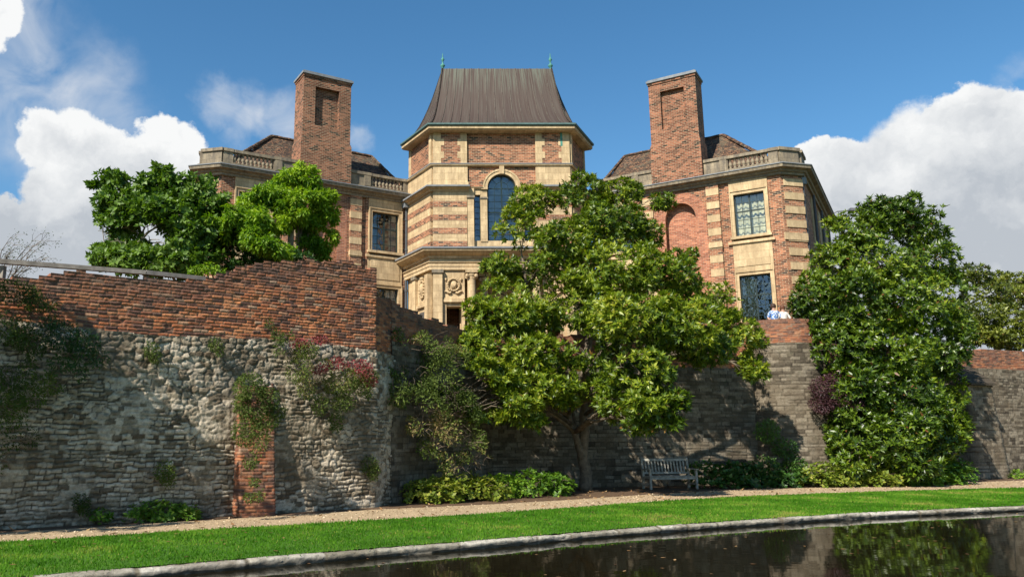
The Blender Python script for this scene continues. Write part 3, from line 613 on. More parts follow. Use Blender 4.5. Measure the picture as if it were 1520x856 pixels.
def window(fr, a0, a1, z0, z1, n, cols, rows, curtain, sur=.13, label=None, transom=.4, surround=True):
    fm = MB(); t = .035
    for (x0, x1, y0, y1) in ((a0, a0 + t*1.6, z0, z1), (a1 - t*1.6, a1, z0, z1), (a0 + t*1.6, a1 - t*1.6, z0, z0 + t*1.6), (a0 + t*1.6, a1 - t*1.6, z1 - t*1.6, z1)): fr.box(fm, x0, x1, y0, y1, n - .05, n + .02)
    mid = (a0 + a1)/2; zt = z1 - (z1 - z0)*transom
    fr.box(fm, mid - .035, mid + .035, z0 + .05, z1 - .05, n - .045, n + .016)
    fr.box(fm, a0 + .05, mid - .036, zt - .03, zt + .03, n - .045, n + .016); fr.box(fm, mid + .036, a1 - .05, zt - .03, zt + .03, n - .045, n + .016)
    for i in range(1, cols):
        x = a0 + (a1 - a0)*i/cols
        if abs(x - mid) > .05: fr.box(fm, x - .011, x + .011, z0 + .05, z1 - .05, n - .03, n + .006)
    up = max(1, int(round(rows*transom))); lo = rows - up
    for i in range(1, lo): z = z0 + (zt - z0)*i/lo; fr.box(fm, a0 + .05, a1 - .05, z - .011, z + .011, n - .028, n + .008)
    for i in range(1, up): z = zt + (z1 - zt)*i/up; fr.box(fm, a0 + .05, a1 - .05, z - .011, z + .011, n - .028, n + .008)
    wo = fm.build('window', M['green_frame'], house)
    if label: wo['label'] = label
    g = MB(); g.add([fr.p(a0 + .02, z0 + .02, n - .012), fr.p(a1 - .02, z0 + .02, n - .012), fr.p(a1 - .02, z1 - .02, n - .012), fr.p(a0 + .02, z1 - .02, n - .012)], [(0, 1, 2, 3)]); g.build('glass', M['glass'], wo)
    if surround:
        s_ = MB(); e = sur
        for (x0, x1, y0, y1) in ((a0 - e, a0, z0, z1 + e), (a1, a1 + e, z0, z1 + e), (a0, a1, z1, z1 + e)): fr.box(s_, x0, x1, y0, y1, n - .05, n + .20)
        for (x0, x1, y0, y1) in ((a0 - e - .05, a0 - e, z0, z1 + e + .05), (a1 + e, a1 + e + .05, z0, z1 + e + .05), (a0 - e, a1 + e, z1 + e, z1 + e + .05)): fr.box(s_, x0, x1, y0, y1, n - .04, n + .24)
        fr.box(s_, a0 - e - .1, a1 + e + .1, z0 - .12, z0, n - .05, n + .30)
        s_.build('stone_surround', M['stone'], wo)
    if curtain:
        c = MB(); rng = random.Random(int(a0*100 + z0*10)); mat = M['curtain'] if curtain in ('full', 'part') else M['curtain_w']
        spans = {'full': [(a0, a1)], 'part': [(a0, a0 + (a1-a0)*.5)], 'sides': [(a0, a0 + (a1-a0)*.26), (a1 - (a1-a0)*.36, a1)], 'one': [(a0, a0 + (a1-a0)*.35)]}[curtain]
        for x0, x1 in spans:
            m_ = 26; pts = [(x0 + (x1-x0)*i/m_, n - .22 + .04*math.sin(i*1.6) + .015*rng.random()) for i in range(m_ + 1)]
            c.add([fr.p(x, z, q) for z in (z0 - .05, z1 + .05) for x, q in pts], [(i, i+1, i+2+m_, i+1+m_) for i in range(m_)])
        c.build('curtain', mat, wo, smooth=True, recalc=False)
    return wo
def room(fr, mb, a0, a1, z0, z1, n):
    d = 2.2; e = .25
    vs = [fr.p(a0 - e, z0 - e, n), fr.p(a1 + e, z0 - e, n), fr.p(a1 + e, z1 + e, n), fr.p(a0 - e, z1 + e, n), fr.p(a0 - e, z0 - e, n - d), fr.p(a1 + e, z0 - e, n - d), fr.p(a1 + e, z1 + e, n - d), fr.p(a0 - e, z1 + e, n - d)]
    mb.add(vs, [(4, 5, 6, 7), (0, 1, 5, 4), (1, 2, 6, 5), (2, 3, 7, 6), (3, 0, 4, 7)])
BAL = None
def balustrade(fr, a0, a1, n, z0=13.5, z1=13.98):
    global BAL
    mb = MB(); fr.box(mb, a0, a1, z1, z1 + .13, n - .16, n + .12); fr.box(mb, a0, a1, z0 - .04, z0, n - .13, n + .09)
    o = mb.build('balustrade', M['stone_w'], house)
    if BAL is None:
        b = MB(); b.lathe((0, 0, 0), [(.075, 0), (.075, .05), (.035, .07), (.07, .13), (.088, .19), (.07, .26), (.035, .33), (.03, .36), (.055, .39), (.04, .42), (.07, .44), (.07, .48)], 8)
        BAL = b.build('baluster', M['stone_w'], None, smooth=True); first = True
    cnt = max(2, int(round((a1 - a0)*fr.k/.19))); 
    for i in range(cnt):
        a = a0 + (a1 - a0)*(i + .5)/cnt
        if BAL.parent is None: c = BAL
        else: c = BAL.copy(); col.objects.link(c)
        c.location = fr.p(a, z0, n - .02); c.parent = o; c.matrix_parent_inverse = parent_inv(o)

GZ = 4.5
def wing(side):
    if side == 'L': fr = Fr((-1.22, 36.70), (-.878, -.479), (.479, -.878), 1.0); cdir = np.array([-.97, .24])
    else: fr = Fr((8.14, 36.78), (.843, -.537), (-.537, -.843), .925); cdir = np.array([.975, .22])
    cn = np.array([cdir[1], -cdir[0]]); cn = cn if cn[1] < 0 else -cn
    corner = fr.o + fr.d*9.0*fr.k; cant = Fr(corner, cdir, cn, 1.0); CL = 1.05
    c2 = corner + cdir*CL; back = -fr.n if side == 'R' else np.array([-.16, .987]); sfr = Fr(c2, back, fr.d if side == 'R' else np.array([-.987, -.16]), 1.0)
    br, st, rm, rd = MB(), MB(), MB(), MB()
    B = lambda mb, *a: fr.box(mb, *a)
    zt = 12.9
    # inner pier, window bays (stone), recesses
    for (w0, w1, e0, e1) in ((.42, 1.83, .0, 2.14), (6.85, 8.22, 6.48, 8.55)):
        B(st, w0 - .185, w1 + .185, 12.47, zt, -.45, .06)                           # lintel stone
        B(st, w0 - .185, w1 + .185, 8.8, 10.12, -.45, .04)                          # apron panel
        B(st, w0 - .05, w1 + .05, 9.0, 9.9, .04, .065)
        for zz0, zz1 in ((10.12, 12.47), (6.5, 8.8)):
            B(st, w0 - .185, w0 - .133, zz0, zz1, -.45, .05); B(st, w1 + .133, w1 + .185, zz0, zz1, -.45, .05)
        B(st, w0 - .185, w1 + .185, GZ, 6.28, -.45, .04)
        B(br, e0, w0 - .185, GZ, zt, -.45, 0); B(br, w1 + .185, e1, GZ, zt, -.45, 0)
        for za, zb_ in ((10.35, 12.27), (6.4, 8.6)):
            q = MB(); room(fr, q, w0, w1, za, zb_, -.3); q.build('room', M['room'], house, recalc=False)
        B(st, e0, e1, 10.02, 10.14, .041, .12); st.build('stone_bay', M['stone'], house); st = MB()
    for (q0, q1) in ((2.39, 2.97), (5.6, 6.2)):
        z = 6.2; k = 0
        B(br, q0 + .01, q1 - .01, GZ, zt, -.45, .10)
        while z < 12.8:
            B(st, q0, q1, z, min(z + .33, zt), -.44, .112); z += .62
        B(st, q0 - .02, q1 + .02, 9.98, 10.16, -.43, .16); st.build('banded_pier', M['stone'], house); st = MB()
    B(br, 2.14, 2.40, GZ, zt, -.45, -.04); B(br, 6.19, 6.48, GZ, zt, -.45, -.04)
    # niche bay
    cc = 4.285; arch_fill(fr, br, 2.96, 5.61, GZ, zt, cc, .72/fr.k*.96, 11.55, -.45, .0)
    rr = .72/fr.k*.96
    B(rd, cc - 1.05, cc + 1.05, GZ, 12.7, -.75, -.36)
    ring = MB(); arch_ring(fr, ring, cc, 11.55, rr, rr + .52, -.40, .012, 38, .06)
    arch_ring(fr, ring, cc, 11.55, rr + .003, rr + .515, -.39, .006, 38, .0)
    B(ring, cc - rr - .5, cc - rr, 7.0, 11.55, -.40, .012); B(ring, cc + rr, cc + rr + .5, 7.0, 11.55, -.40, .012)
    B(br, 8.54, 9.0, GZ, zt, -.45, 0)
    # canted corner with long quoins
    cant.box(br, -.02, CL - .02, GZ, zt, -.45, -.004)
    z = 6.2
    while z < 12.8:
        cant.box(st, .12, CL + .02, z, min(z + .33, zt), -.44, .03); sfr.box(st, -.01, .45, z, min(z + .33, zt), -.3, .025); z += .62
    cant.box(st, -.04, CL + .03, 9.98, 10.3, -.43, .05)
    sfr.box(br, .01, 10.5, GZ, zt, -.45, 0)
    st.build('corner_quoins', M['stone'], house); st = MB()
    z = 6.2
    for a in (2.6, 5.2, 7.8): 
        sfr.box(st, a, a + 1.7, 10.2, 12.6, -.2, .05); sfr.box(st, a, a + 1.7, 6.2, 8.9, -.2, .05)
    br.build('brick_wall', M['brick'], house); st.build('side_wall_panels', M['stone'], house)
    rd.build('arched_niche', M['brick_red'], house); ring.build('niche_arch', M['brick_red'], house)
    for (w0, w1, cu) in ((.42, 1.83, 'sides' if side == 'L' else 'one'), (6.85, 8.22, 'one' if side == 'L' else 'full')):
        window(fr, w0, w1, 10.35, 12.27, -.12, 4, 5, cu); window(fr, w0, w1, 6.4, 8.6, -.12, 4, 5, 'part' if side == 'R' and w0 > 5 else 'one')
    # cornice and parapet
    sd = 1 if side == 'R' else -1
    path = [tuple(fr.o - fr.d*.3), tuple(corner), tuple(c2), tuple(c2 + back*10.5)]
    co = MB(); sweep(co, path, [(-.2, 12.88), (.10, 12.88), (.12, 12.98), (.20, 13.0), (.24, 13.08), (.42, 13.12), (.45, 13.26), (-.2, 13.30)], sd); co.build('cornice', M['stone_w'], house)
    le = MB(); sweep(le, path, [(-.1, 13.305), (.45, 13.265), (.475, 13.25), (.475, 13.29), (-.1, 13.335)], sd); le.build('lead_flashing', M['lead'], house)
    pl = MB(); sweep(pl, path[:3] + [tuple(c2 + back*1.2)], [(-.22, 13.2), (.12, 13.2), (.12, 13.46), (-.22, 13.46)], sd)
    for a0, a1 in ((1.92, 3.06), (5.58, 6.72), (8.55, 8.98), (-.2, .2)):
        fr.box(pl, a0, a1, 13.44, 13.98, -.18, .08); fr.box(pl, a0 + (.0), a1, 13.98, 14.12, -.24, .14)
        if a1 - a0 > .6:
            q = a1 - .35 if a0 < 4 else a0 + .0; fr.box(pl, a0 + .05 if a0 < 4 else a1 - .38, a0 + .38 if a0 < 4 else a1 - .05, 13.46, 13.97, .0, .13)
    cant.box(pl, .0, CL - .12, 13.44, 13.98, -.2, .08); cant.box(pl, -.06, CL - .05, 13.98, 14.12, -.26, .15)
    sfr.box(pl, .05, 1.2, 13.44, 13.98, -.3, .06); sfr.box(pl, .05, 1.25, 13.98, 14.10, -.35, .12)
    pl.build('parapet', M['stone_w'], house)
    balustrade(fr, .2, 1.92, 0.0); balustrade(fr, 6.72, 8.55, 0.0)
    # chimney
    ch = MB(); a0, a1 = 3.07, 5.57; n1, n0 = .32, -.95
    fr.box(ch, a0, a1, 13.30, 15.15, n0, n1)
    b0, b1 = a0 + .06, a1 - .06; m1 = n1 - .05
    fr.box(ch, b0, b1, 15.15, 18.25, n0 + .05, m1 - .20)
    fr.box(ch, b0, 3.72, 15.15, 18.25, m1 - .20, m1); fr.box(ch, 4.92, b1, 15.15, 18.25, m1 - .20, m1)
    fr.box(ch, 3.72, 4.92, 15.15, 15.92, m1 - .20, m1); fr.box(ch, 3.72, 4.92, 17.83, 18.25, m1 - .20, m1)
    fr.box(ch, a0 + .03, a1 - .03, 15.15, 15.24, n0 + .02, n1 - .02)
    fr.box(ch, b0 - .03, b1 + .03, 18.25, 18.36, n0 + .02, m1 + .04)
    cho = ch.build('chimney', M['brick_dark'], house)
    cp = MB(); fr.box(cp, b0 - .08, b1 + .08, 18.36, 18.46, n0 - .03, m1 + .1); fr.box(cp, b0 - .02, b1 + .02, 18.46, 18.52, n0 + .03, m1 + .04); cp.build('chimney_cap', M['lead'], cho)
    # hipped tiled roof
    rf = MB(); e = [fr.p(-.3, 13.75, -.55), fr.p(8.6, 13.75, -.55), fr.p(8.6, 13.75, -5.4), fr.p(-.3, 13.75, -5.4)]; rg = [fr.p(.6, 16.15, -2.9), fr.p(6.0, 16.25, -2.9)]
    sub_ = 24; 
    def quadgrid(A, B_, C, D, nu, nv):
        A, B_, C, D = map(np.array, (A, B_, C, D)); vs = []
        for j in range(nv + 1):
            for i in range(nu + 1):
                u, v = i/nu, j/nv; p = (A*(1-u) + B_*u)*(1-v) + (D*(1-u) + C*u)*v
                vs.append(p + np.array([0, 0, .045*(random.random() - .5)*(0 < j < nv) - .10*math.sin(math.pi*v)]))
        rf.add(vs, [(j*(nu+1) + i, j*(nu+1) + i + 1, (j+1)*(nu+1) + i + 1, (j+1)*(nu+1) + i) for j in range(nv) for i in range(nu)])
    quadgrid(e[0], e[1], rg[1], rg[0], 40, 14); quadgrid(e[1], e[2], rg[1], rg[1], 16, 12); quadgrid(e[2], e[3], rg[0], rg[1], 20, 10); quadgrid(e[3], e[0], rg[0], rg[0], 12, 10)
    ro = rf.build('roof', M['tiles'], house, recalc=False)
    rt = MB()
    for A, B_ in ((rg[0], rg[1]), (rg[1], e[1]), (rg[1], e[2]), (rg[0], e[0])): 
        A, B_ = np.array(A), np.array(B_); k = int(np.linalg.norm(B_ - A)/.3); pts = [A + (B_ - A)*t/k + np.array([0, 0, .02 + .015*(t % 2)]) for t in range(k + 1)]; rt.tube(pts, .085, 6)
    rt.build('ridge_tiles', M['tiles'], ro)
    fl = MB(); fl.add([fr.p(-.4, 13.4, .1), fr.p(9, 13.4, .1), fr.p(9.6, 13.4, -12), fr.p(-.4, 13.4, -12)], [(0, 1, 2, 3)]); fl.build('roof_gutter', M['lead'], house, recalc=False)
    # rain pipes
    if side == 'L':
        pp = MB(); pp.tube([fr.p(.06, 12.7, .16), fr.p(.06, GZ, .16)], .065, 8); 
        for z in (6.5, 8.5, 10.5, 12.0): pp.tube([fr.p(.06, z, .16), fr.p(.06, z + .09, .16)], .085, 8)
        po = pp.build('rain_pipe', M['pipe'], house)
        hp = MB(); fr.box(hp, -.12, .26, 12.62, 12.95, .02, .34); fr.box(hp, -.35, -.12, 12.75, 12.93, .06, .3); fr.box(hp, -.16, .30, 12.93, 13.0, .0, .38); hp.build('hopper', M['lead'], po)
        pp2 = MB(); cant.box(pp2, CL + .04, CL + .14, 12.6, 12.8, .0, .1); 
    else:
        pp = MB(); pp.tube([cant.p(CL + .12, 12.8, -.12), cant.p(CL + .12, GZ, -.12)], .06, 8)
        for z in (6.5, 8.5, 10.5, 12.0): pp.tube([cant.p(CL + .12, z, -.12), cant.p(CL + .12, z + .09, -.12)], .08, 8)
        po = pp.build('rain_pipe', M['pipe'], house)
        hp = MB(); cant.box(hp, CL + .02, CL + .24, 12.55, 12.85, -.24, .0); hp.build('hopper', M['lead'], po)
        for a in (3, 6, 9):
            pq = MB(); pq.tube([sfr.p(a, 12.8, .12), sfr.p(a, GZ, .12)], .06, 8); pq.build('rain_pipe', M['pipe'], house)
        ll = MB(); c = np.array(sfr.p(9.4, 13.35, .2)); ll.tube([c, c + np.array([.35, -.1, .22]), c + np.array([.9, -.25, .22])], .03, 6); 
        lo = ll.build('lamp_arm', M['lamp'], house); lh = MB(); q = c + np.array([1.15, -.32, .2]); lh.hexa([(q[0]-.3, q[1]-.2, q[2]-.04), (q[0]+.35, q[1]-.3, q[2]-.1), (q[0]+.4, q[1]+.1, q[2]-.1), (q[0]-.25, q[1]+.2, q[2]-.04)],
            [(q[0]-.25, q[1]-.15, q[2]+.12), (q[0]+.3, q[1]-.25, q[2]+.06), (q[0]+.35, q[1]+.08, q[2]+.06), (q[0]-.2, q[1]+.15, q[2]+.12)]); lh.build('lamp_housing', M['lamp'], lo)
    return fr
frL = wing('L'); frR = wing('R')

def tower():
    X0, X1 = .08, 6.42; xc = 3.25; Y = 34.4; ft = Fr((0, Y), (1, 0), (0, -1))
    bl = np.array([-1.08, 36.7]); brr = np.array([2*xc + 1.08, 36.7]); f0 = np.array([X0, Y]); f1 = np.array([X1, Y])
    def cf(a, b):
        d = (b - a)/np.linalg.norm(b - a); n = np.array([d[1], -d[0]]); n = n if n[1] < 0 else -n
        return Fr(a, d, n), float(np.linalg.norm(b - a))
    cl, CLn = cf(f0, bl); cr_, _ = cf(f1, brr)
    ring = [tuple(bl), tuple(f0), tuple(f1), tuple(brr)]
    br, st, rm, ls = MB(), MB(), MB(), MB()
    box = ft.box
    # upper storey
    for s_ in (0, 1):
        mx = (lambda a: a) if s_ == 0 else (lambda a: 2*xc - a)
        def bx(mb, a0, a1, *r):
            a0, a1 = mx(a0), mx(a1); box(mb, min(a0, a1), max(a0, a1), *r)
        bx(br, .42, 1.36, 14.05, 15.62, -.5, .10)
        for k in range(5):
            z0 = 14.05 + k*.314; e = .14 if k % 2 else 0
            bx(st, X0, .46 + e, z0, z0 + .314, -.49, .115); bx(st, 1.36 - e, 1.66, z0, z0 + .314, -.49, .115)
        bx(st, X0, 1.68, 12.95, 14.0, -.5, .10); bx(st, X0, 1.72, 12.95, 13.2, -.45, .16)
        # banded storey
        bx(st, X0, 1.64, 10.05, 12.78, -.5, .16)
        for z0, z1 in ((12.0, 12.28), (11.37, 11.65), (10.74, 11.02), (10.1, 10.40)): bx(br, X0 - .012, 1.625, z0, z1, -.48, .172)
        bx(st, 1.66, 1.95, 10.05, 12.42, -.5, .20); bx(ls, 1.62, 1.99, 12.42, 12.52, -.5, .26)
        bx(st, 1.64, 1.97, 12.52, 12.96, -.5, .14)
        bx(st, 2.26, 2.57, 10.4, 12.42, -.3, .06); bx(ls, 2.24, 2.60, 12.42, 12.5, -.3, .10); bx(st, 2.26, 2.57, 12.5, 12.95, -.3, .04)
        bx(st, 1.95, 2.27, 12.62, 12.95, -.3, .05)
        # lower storey
        bx(st, X0, X0 + .42, GZ, 8.9, -.5, .32); bx(ls, X0 - .05, X0 + .47, 8.9, 9.06, -.5, .38)
        bx(st, X0 + .42, 1.5, 7.75, 9.06, -.5, .14)                               # panel
        bx(st, X0 + .45, 1.48, 7.60, 7.72, -.4, .24); bx(st, X0 + .48, 1.45, 7.72, 7.80, -.4, .20)
        bx(st, X0 + .42, .68, GZ, 7.6, -.5, .14); bx(st, 1.36, 1.5, GZ, 7.6, -.5, .14); bx(st, .68, 1.36, 7.42, 7.6, -.5, .10)
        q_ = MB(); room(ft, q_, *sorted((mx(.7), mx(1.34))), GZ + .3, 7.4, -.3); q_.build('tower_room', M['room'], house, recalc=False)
        # carved medallion: wreath ring, boss and scrolls
        c = (mx(1.0), 8.38); cv = MB()
        for i in range(20):
            t0 = 2*math.pi*i/20; cv.lathe((c[0] + .27*math.cos(t0), Y - .20, c[1] + .27*math.sin(t0)), [(.0, -.05), (.05, -.03), (.065, 0), (.05, .03), (0, .05)], 6)
        cv.lathe((c[0] + .02, Y - .15, c[1]), [(.0, -.19), (.10, -.16), (.14, -.05), (.15, .05), (.10, .16), (0, .2)], 10)
        cv.lathe((c[0] + .07, Y - .24, c[1] - .02), [(.0, -.10), (.06, -.06), (.075, .02), (.05, .09), (0, .12)], 8)
        for dx in (-1, 1):
            cv.tube([(c[0] + dx*(.10 + .06*k), Y - .19, c[1] - .33 - .045*math.sin(k*1.2)) for k in range(6)], [.05, .06, .06, .055, .045, .03], 6)
            cv.tube([(c[0] + dx*.34, Y - .18, c[1] + .30 - .07*k) for k in range(3)], [.05, .04, .03], 6)
        cv.build('carved_medallion', M['stone'], house, smooth=True)
        # columns
        for cx_, yy in ((1.80, Y - .30), (2.42, Y + .55)):
            co = MB(); x = mx(cx_); co.lathe((x, yy, GZ), [(.26, 0), (.26, .3), (.22, .4), (.205, .6), (.20, 2.4), (.18, 4.1), (.20, 4.14), (.18, 4.18), (.22, 4.26), (.24, 4.34)], 16)
            for d_ in (-1, 1):
                for q in (-.19, .19): co.lathe((x + d_*.20, yy + q, 8.74), [(.02, -.09), (.075, -.06), (.09, 0), (.075, .06), (.02, .09)], 8)
            co.box(x - .27, x + .27, yy - .25, yy + .25, 8.88, 9.06); co.build('column', M['stone'], house, smooth=False)
    box(br, 1.64, 4.86, 14.05, 15.62, -.5, .0)
    arch_fill(ft, br, 1.68, 4.82, 12.95, 13.97, xc, .85, 12.96, -.48, .0)
    av = MB(); arch_ring(ft, av, xc, 12.96, .655, .86, -.45, .09, 24, 0); arch_ring(ft, av, xc, 12.96, .80, .88, -.2, .12, 24, 0)
    box(av, xc - .11, xc + .11, 13.60, 13.97, -.3, .16)
    for s_ in (-1, 1): ft.box(av, xc + s_*.655 if s_ > 0 else xc - .95, xc + .95 if s_ > 0 else xc - .655, 12.86, 12.955, -.4, .13)
    av.build('window_arch', M['stone'], house)
    # canted faces
    for c in (cl, cr_):
        c.box(br, .0, CLn, 14.05, 15.62, -.5, .0); c.box(st, .02, .24, 14.05, 15.62, -.45, .10); c.box(st, CLn - .22, CLn + .02, 14.05, 15.62, -.45, .03)
        c.box(st, 0, CLn, 12.95, 14.0, -.5, .07)
        c.box(st, .0, CLn + .1, 10.05, 12.78, -.5, .13)
        for z0, z1 in ((12.0, 12.28), (11.37, 11.65), (10.74, 11.02), (10.1, 10.40)): c.box(br, -.03, CLn + .08, z0, z1, -.48, .142)
        c.box(st, .0, CLn, GZ, 9.06, -.5, .05); c.box(st, .0, .30, GZ, 8.9, -.4, .28); c.box(st, 1.45, 1.75, GZ, 8.9, -.4, .2); c.box(ls, 1.4, 1.8, 8.9, 9.06, -.4, .26)
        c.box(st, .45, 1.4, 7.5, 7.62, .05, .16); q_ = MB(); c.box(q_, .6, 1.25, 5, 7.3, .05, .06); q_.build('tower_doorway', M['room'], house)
        sh = MB(); 
        for k in range(16):
            t = 2*math.pi*k/16; q = c.p(.92 + .22*math.cos(t), 8.35 + .40*math.sin(t), .10); sh.lathe(q, [(0, -.06), (.06, -.03), (.07, 0), (.06, .03), (0, .06)], 6)
        q = c.p(.92, 8.35, .08); sh.lathe(q, [(0, -.34), (.10, -.24), (.15, 0), (.13, .2), (0, .32)], 8); q = c.p(.92, 8.84, .10); sh.lathe(q, [(0, -.08), (.12, -.03), (.1, .05), (0, .09)], 8)
        sh.build('carved_shield', M['stone'], house, smooth=True)
    br.build('tower_brickwork', M['brick'], house); st.build('tower_stonework', M['stone'], house);
    ls.build('stone_capitals', M['stone_w'], house)
    # horizontal mouldings
    m1 = MB()
    sweep(m1, ring, [(-.3, 13.98), (.14, 13.98), (.17, 14.02), (.17, 14.08), (-.3, 14.09)])
    sweep(m1, ring, [(-.3, 9.58), (.30, 9.58), (.34, 9.68), (.48, 9.72), (.68, 9.84), (.72, 9.98), (-.3, 10.06)])
    sweep(m1, ring, [(-.3, 9.06), (.24, 9.06), (.24, 9.2), (.27, 9.22), (.27, 9.34), (.33, 9.40), (.30, 9.44), (.22, 9.46), (.22, 9.59), (-.3, 9.59)])
    for pth in ([tuple(bl), tuple(f0), (1.74, Y)], [(4.76, Y), tuple(f1), tuple(brr)]):
        sweep(m1, pth, [(-.3, 12.74), (.20, 12.74), (.24, 12.82), (.38, 12.86), (.42, 12.94), (.1, 13.02), (-.3, 13.02)])
    sweep(m1, [(1.74, Y + .02), (2.38, Y + .02)], [(-.3, 12.88), (.14, 12.88), (.2, 12.96), (-.2, 12.99)]); sweep(m1, [(4.12, Y + .02), (4.76, Y + .02)], [(-.3, 12.88), (.14, 12.88), (.2, 12.96), (-.2, 12.99)])
    m1.build('tower_cornice', M['stone'], house)
    l1 = MB()
    for pth in ([tuple(bl), tuple(f0), (1.76, Y)], [(4.74, Y), tuple(f1), tuple(brr)]): sweep(l1, pth, [(.1, 13.03), (.43, 12.95), (.46, 12.90), (.46, 12.97), (.1, 13.06)])
    sweep(l1, ring, [(.0, 10.07), (.72, 9.985), (.75, 9.94), (.75, 10.01), (.0, 10.10)])
    sweep(l1, ring, [(.0, 14.095), (.17, 14.085), (.19, 14.06), (.19, 14.10), (.0, 14.12)])
    l1.build('lead_flashing', M['lead'], house)
    # great window with side lights
    fm = MB(); n = -.12; a0, a1 = xc - .655, xc + .655; zb, zs = 10.45, 12.96
    box(fm, a0, a0 + .05, zb, zs, n - .05, n + .03); box(fm, a1 - .05, a1, zb, zs, n - .05, n + .03); box(fm, a0, a1, zb, zb + .06, n - .049, n + .029)
    arch_ring(ft, fm, xc, zs, .60, .655, n - .05, n + .03, 24); arch_ring(ft, fm, xc, zs, .31, .33, n - .03, n + .01, 16)
    box(fm, xc - .03, xc + .03, zb, zs + .60, n - .045, n + .02); box(fm, a0 + .05, a1 - .05, zs - .02, zs + .015, n - .044, n + .014); box(fm, a0 + .05, a1 - .05, 11.78, 11.84, n - .046, n + .024)
    for k in (-1, 1): box(fm, xc + k*.33 - .01, xc + k*.33 + .01, zb, zs, n - .03, n + .01)
    for i in range(1, 8):
        z = zb + (zs - zb)*i/8
        if abs(z - 11.81) > .1: box(fm, a0 + .05, a1 - .05, z - .01, z + .01, n - .028, n + .008)
    for t in (45, 135): 
        t = R(t); ft.poly(fm, [(xc + .33*math.cos(t) - .01, zs + .33*math.sin(t)), (xc + .33*math.cos(t) + .01, zs + .33*math.sin(t)), (xc + .6*math.cos(t) + .01, zs + .6*math.sin(t)), (xc + .6*math.cos(t) - .01, zs + .6*math.sin(t))], n - .03, n + .01)
    wo = fm.build('window', M['green_frame'], house); wo['label'] = 'tall arched central window with leaded panes'
    g = MB(); pts = [(a0 + .01, zb)] + [(a1 - .01, zb)] + [(xc + .645*math.cos(t), zs + .645*math.sin(t)) for t in np.linspace(0, math.pi, 17)]
    g.add([ft.p(a, z, n - .012) for a, z in pts], [tuple(range(len(pts)))]); g.build('glass', M['glass'], wo)
    cu = MB(); cu.add([ft.p(a, z, n - .35) for a, z in ((a0, zb), (a1, zb), (a1, 13.7), (a0, 13.7))], [(0, 1, 2, 3)]); cu.build('sky_reflection_sheet', M['curtain_w'], wo, recalc=False)  # flat grey sheet, its colour standing in for sky reflected in the arched glass
    for x0 in (1.97, 4.27):
        f2 = MB(); x1 = x0 + .28; z1 = 12.62
        for q in (x0, x1 - .03): box(f2, q, q + .03, zb, z1, n - .05, n + .02)
        for i in range(9): z = zb + (z1 - zb - .03)*i/8; box(f2, x0 + .03, x1 - .03, z, z + .022, n - .04, n + .01)
        s2 = f2.build('window', M['green_frame'], house); s2['label'] = 'narrow side light of the arched window'; g = MB(); g.add([ft.p(a, z, n - .012) for a, z in ((x0, zb), (x1, zb), (x1, z1), (x0, z1))], [(0, 1, 2, 3)]); g.build('glass', M['glass'], s2)
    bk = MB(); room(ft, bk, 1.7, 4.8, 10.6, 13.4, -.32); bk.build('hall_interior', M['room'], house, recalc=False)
    sp = MB(); box(sp, 1.64, 4.86, 10.05, 10.45, -.5, .02); box(sp, 1.5, 5.0, 9.06, 9.58, -1.6, .1); box(sp, 1.5, 5.0, GZ, 4.8, -2, .3); sp.build('window_sill_course', M['stone'], house)
    # loggia behind the columns
    lg = MB(); box(lg, 1.5, 2.75, GZ, 9.1, -2.2, -1.7); box(lg, 3.75, 5.0, GZ, 9.1, -2.2, -1.7); box(lg, 2.75, 3.75, 7.6, 9.1, -2.2, -1.7); box(lg, 1.3, 1.5, GZ, 9.1, -2.2, -.5); box(lg, 5.0, 5.2, GZ, 9.1, -2.2, -.5)
    lg.build('loggia_wall', M['stone'], house); dr = MB(); box(dr, 2.75, 3.75, GZ, 7.6, -2.1, -1.95); dr.build('entrance_door', M['door'], house)
    # mass behind
    ms = MB(); ms.prism([(bl[0] + .3, 36.6), (brr[0] - .3, 36.6), (brr[0] - .3, 41), (bl[0] + .3, 41)], lambda a, b, n_: (a, b, n_), GZ, 15.5)
    ms.build('rear_brickwork', M['brick'], house)
    # roof: bell-cast copper
    eav = [(-.12, 33.85), (6.62, 33.85), (7.98, 36.45), (6.62, 39.0), (-.12, 39.0), (-1.48, 36.45)]
    top = [(.55, 36.1), (6.0, 36.1), (6.0, 36.4), (6.0, 36.7), (.55, 36.7), (.55, 36.4)]
    ax = [(0, 0), (.10, .025), (.22, .075), (.33, .14), (.45, .235), (.56, .35), (.66, .47), (.76, .605), (.85, .75), (.93, .885), (1, 1)]
    # the front slope is steeper than the side slopes
    ff = [(0, 0), (.08, .03), (.17, .08), (.26, .15), (.36, .25), (.46, .36), (.57, .48), (.68, .61), (.79, .75), (.90, .885), (1, 1)]
    z0, z1 = 15.86, 19.72; V = []; T = []; Q = []; UV = []; nS = 30
    for k in range(6):
        A, B_ = np.array(eav[k]), np.array(eav[(k+1) % 6]); C, D = np.array(top[k]), np.array(top[(k+1) % 6]); base = len(V); tb = ax if k in (1, 2, 4, 5) else ff
        ns = nS if k in (0, 3) else 12
        def crv(p0, p1, j): 
            a = ax[j][0]; return p0 + (p1 - p0)*a
        for j in range(len(ax)):
            for i in range(ns + 1):
                u = i/ns; pa_, pb_ = crv(A, C, j), crv(B_, D, j); p = pa_*(1-u) + pb_*u
                V.append((p[0], p[1], z0 + (z1 - z0)*ax[j][1])); T.append((ax[j][1], 0, 0)); UV.append((u*np.linalg.norm(B_ - A) + k*9.3, ax[j][1]*5))
        for j in range(len(ax) - 1):
            for i in range(ns): Q.append((base + j*(ns+1) + i, base + j*(ns+1) + i + 1, base + (j+1)*(ns+1) + i + 1, base + (j+1)*(ns+1) + i))
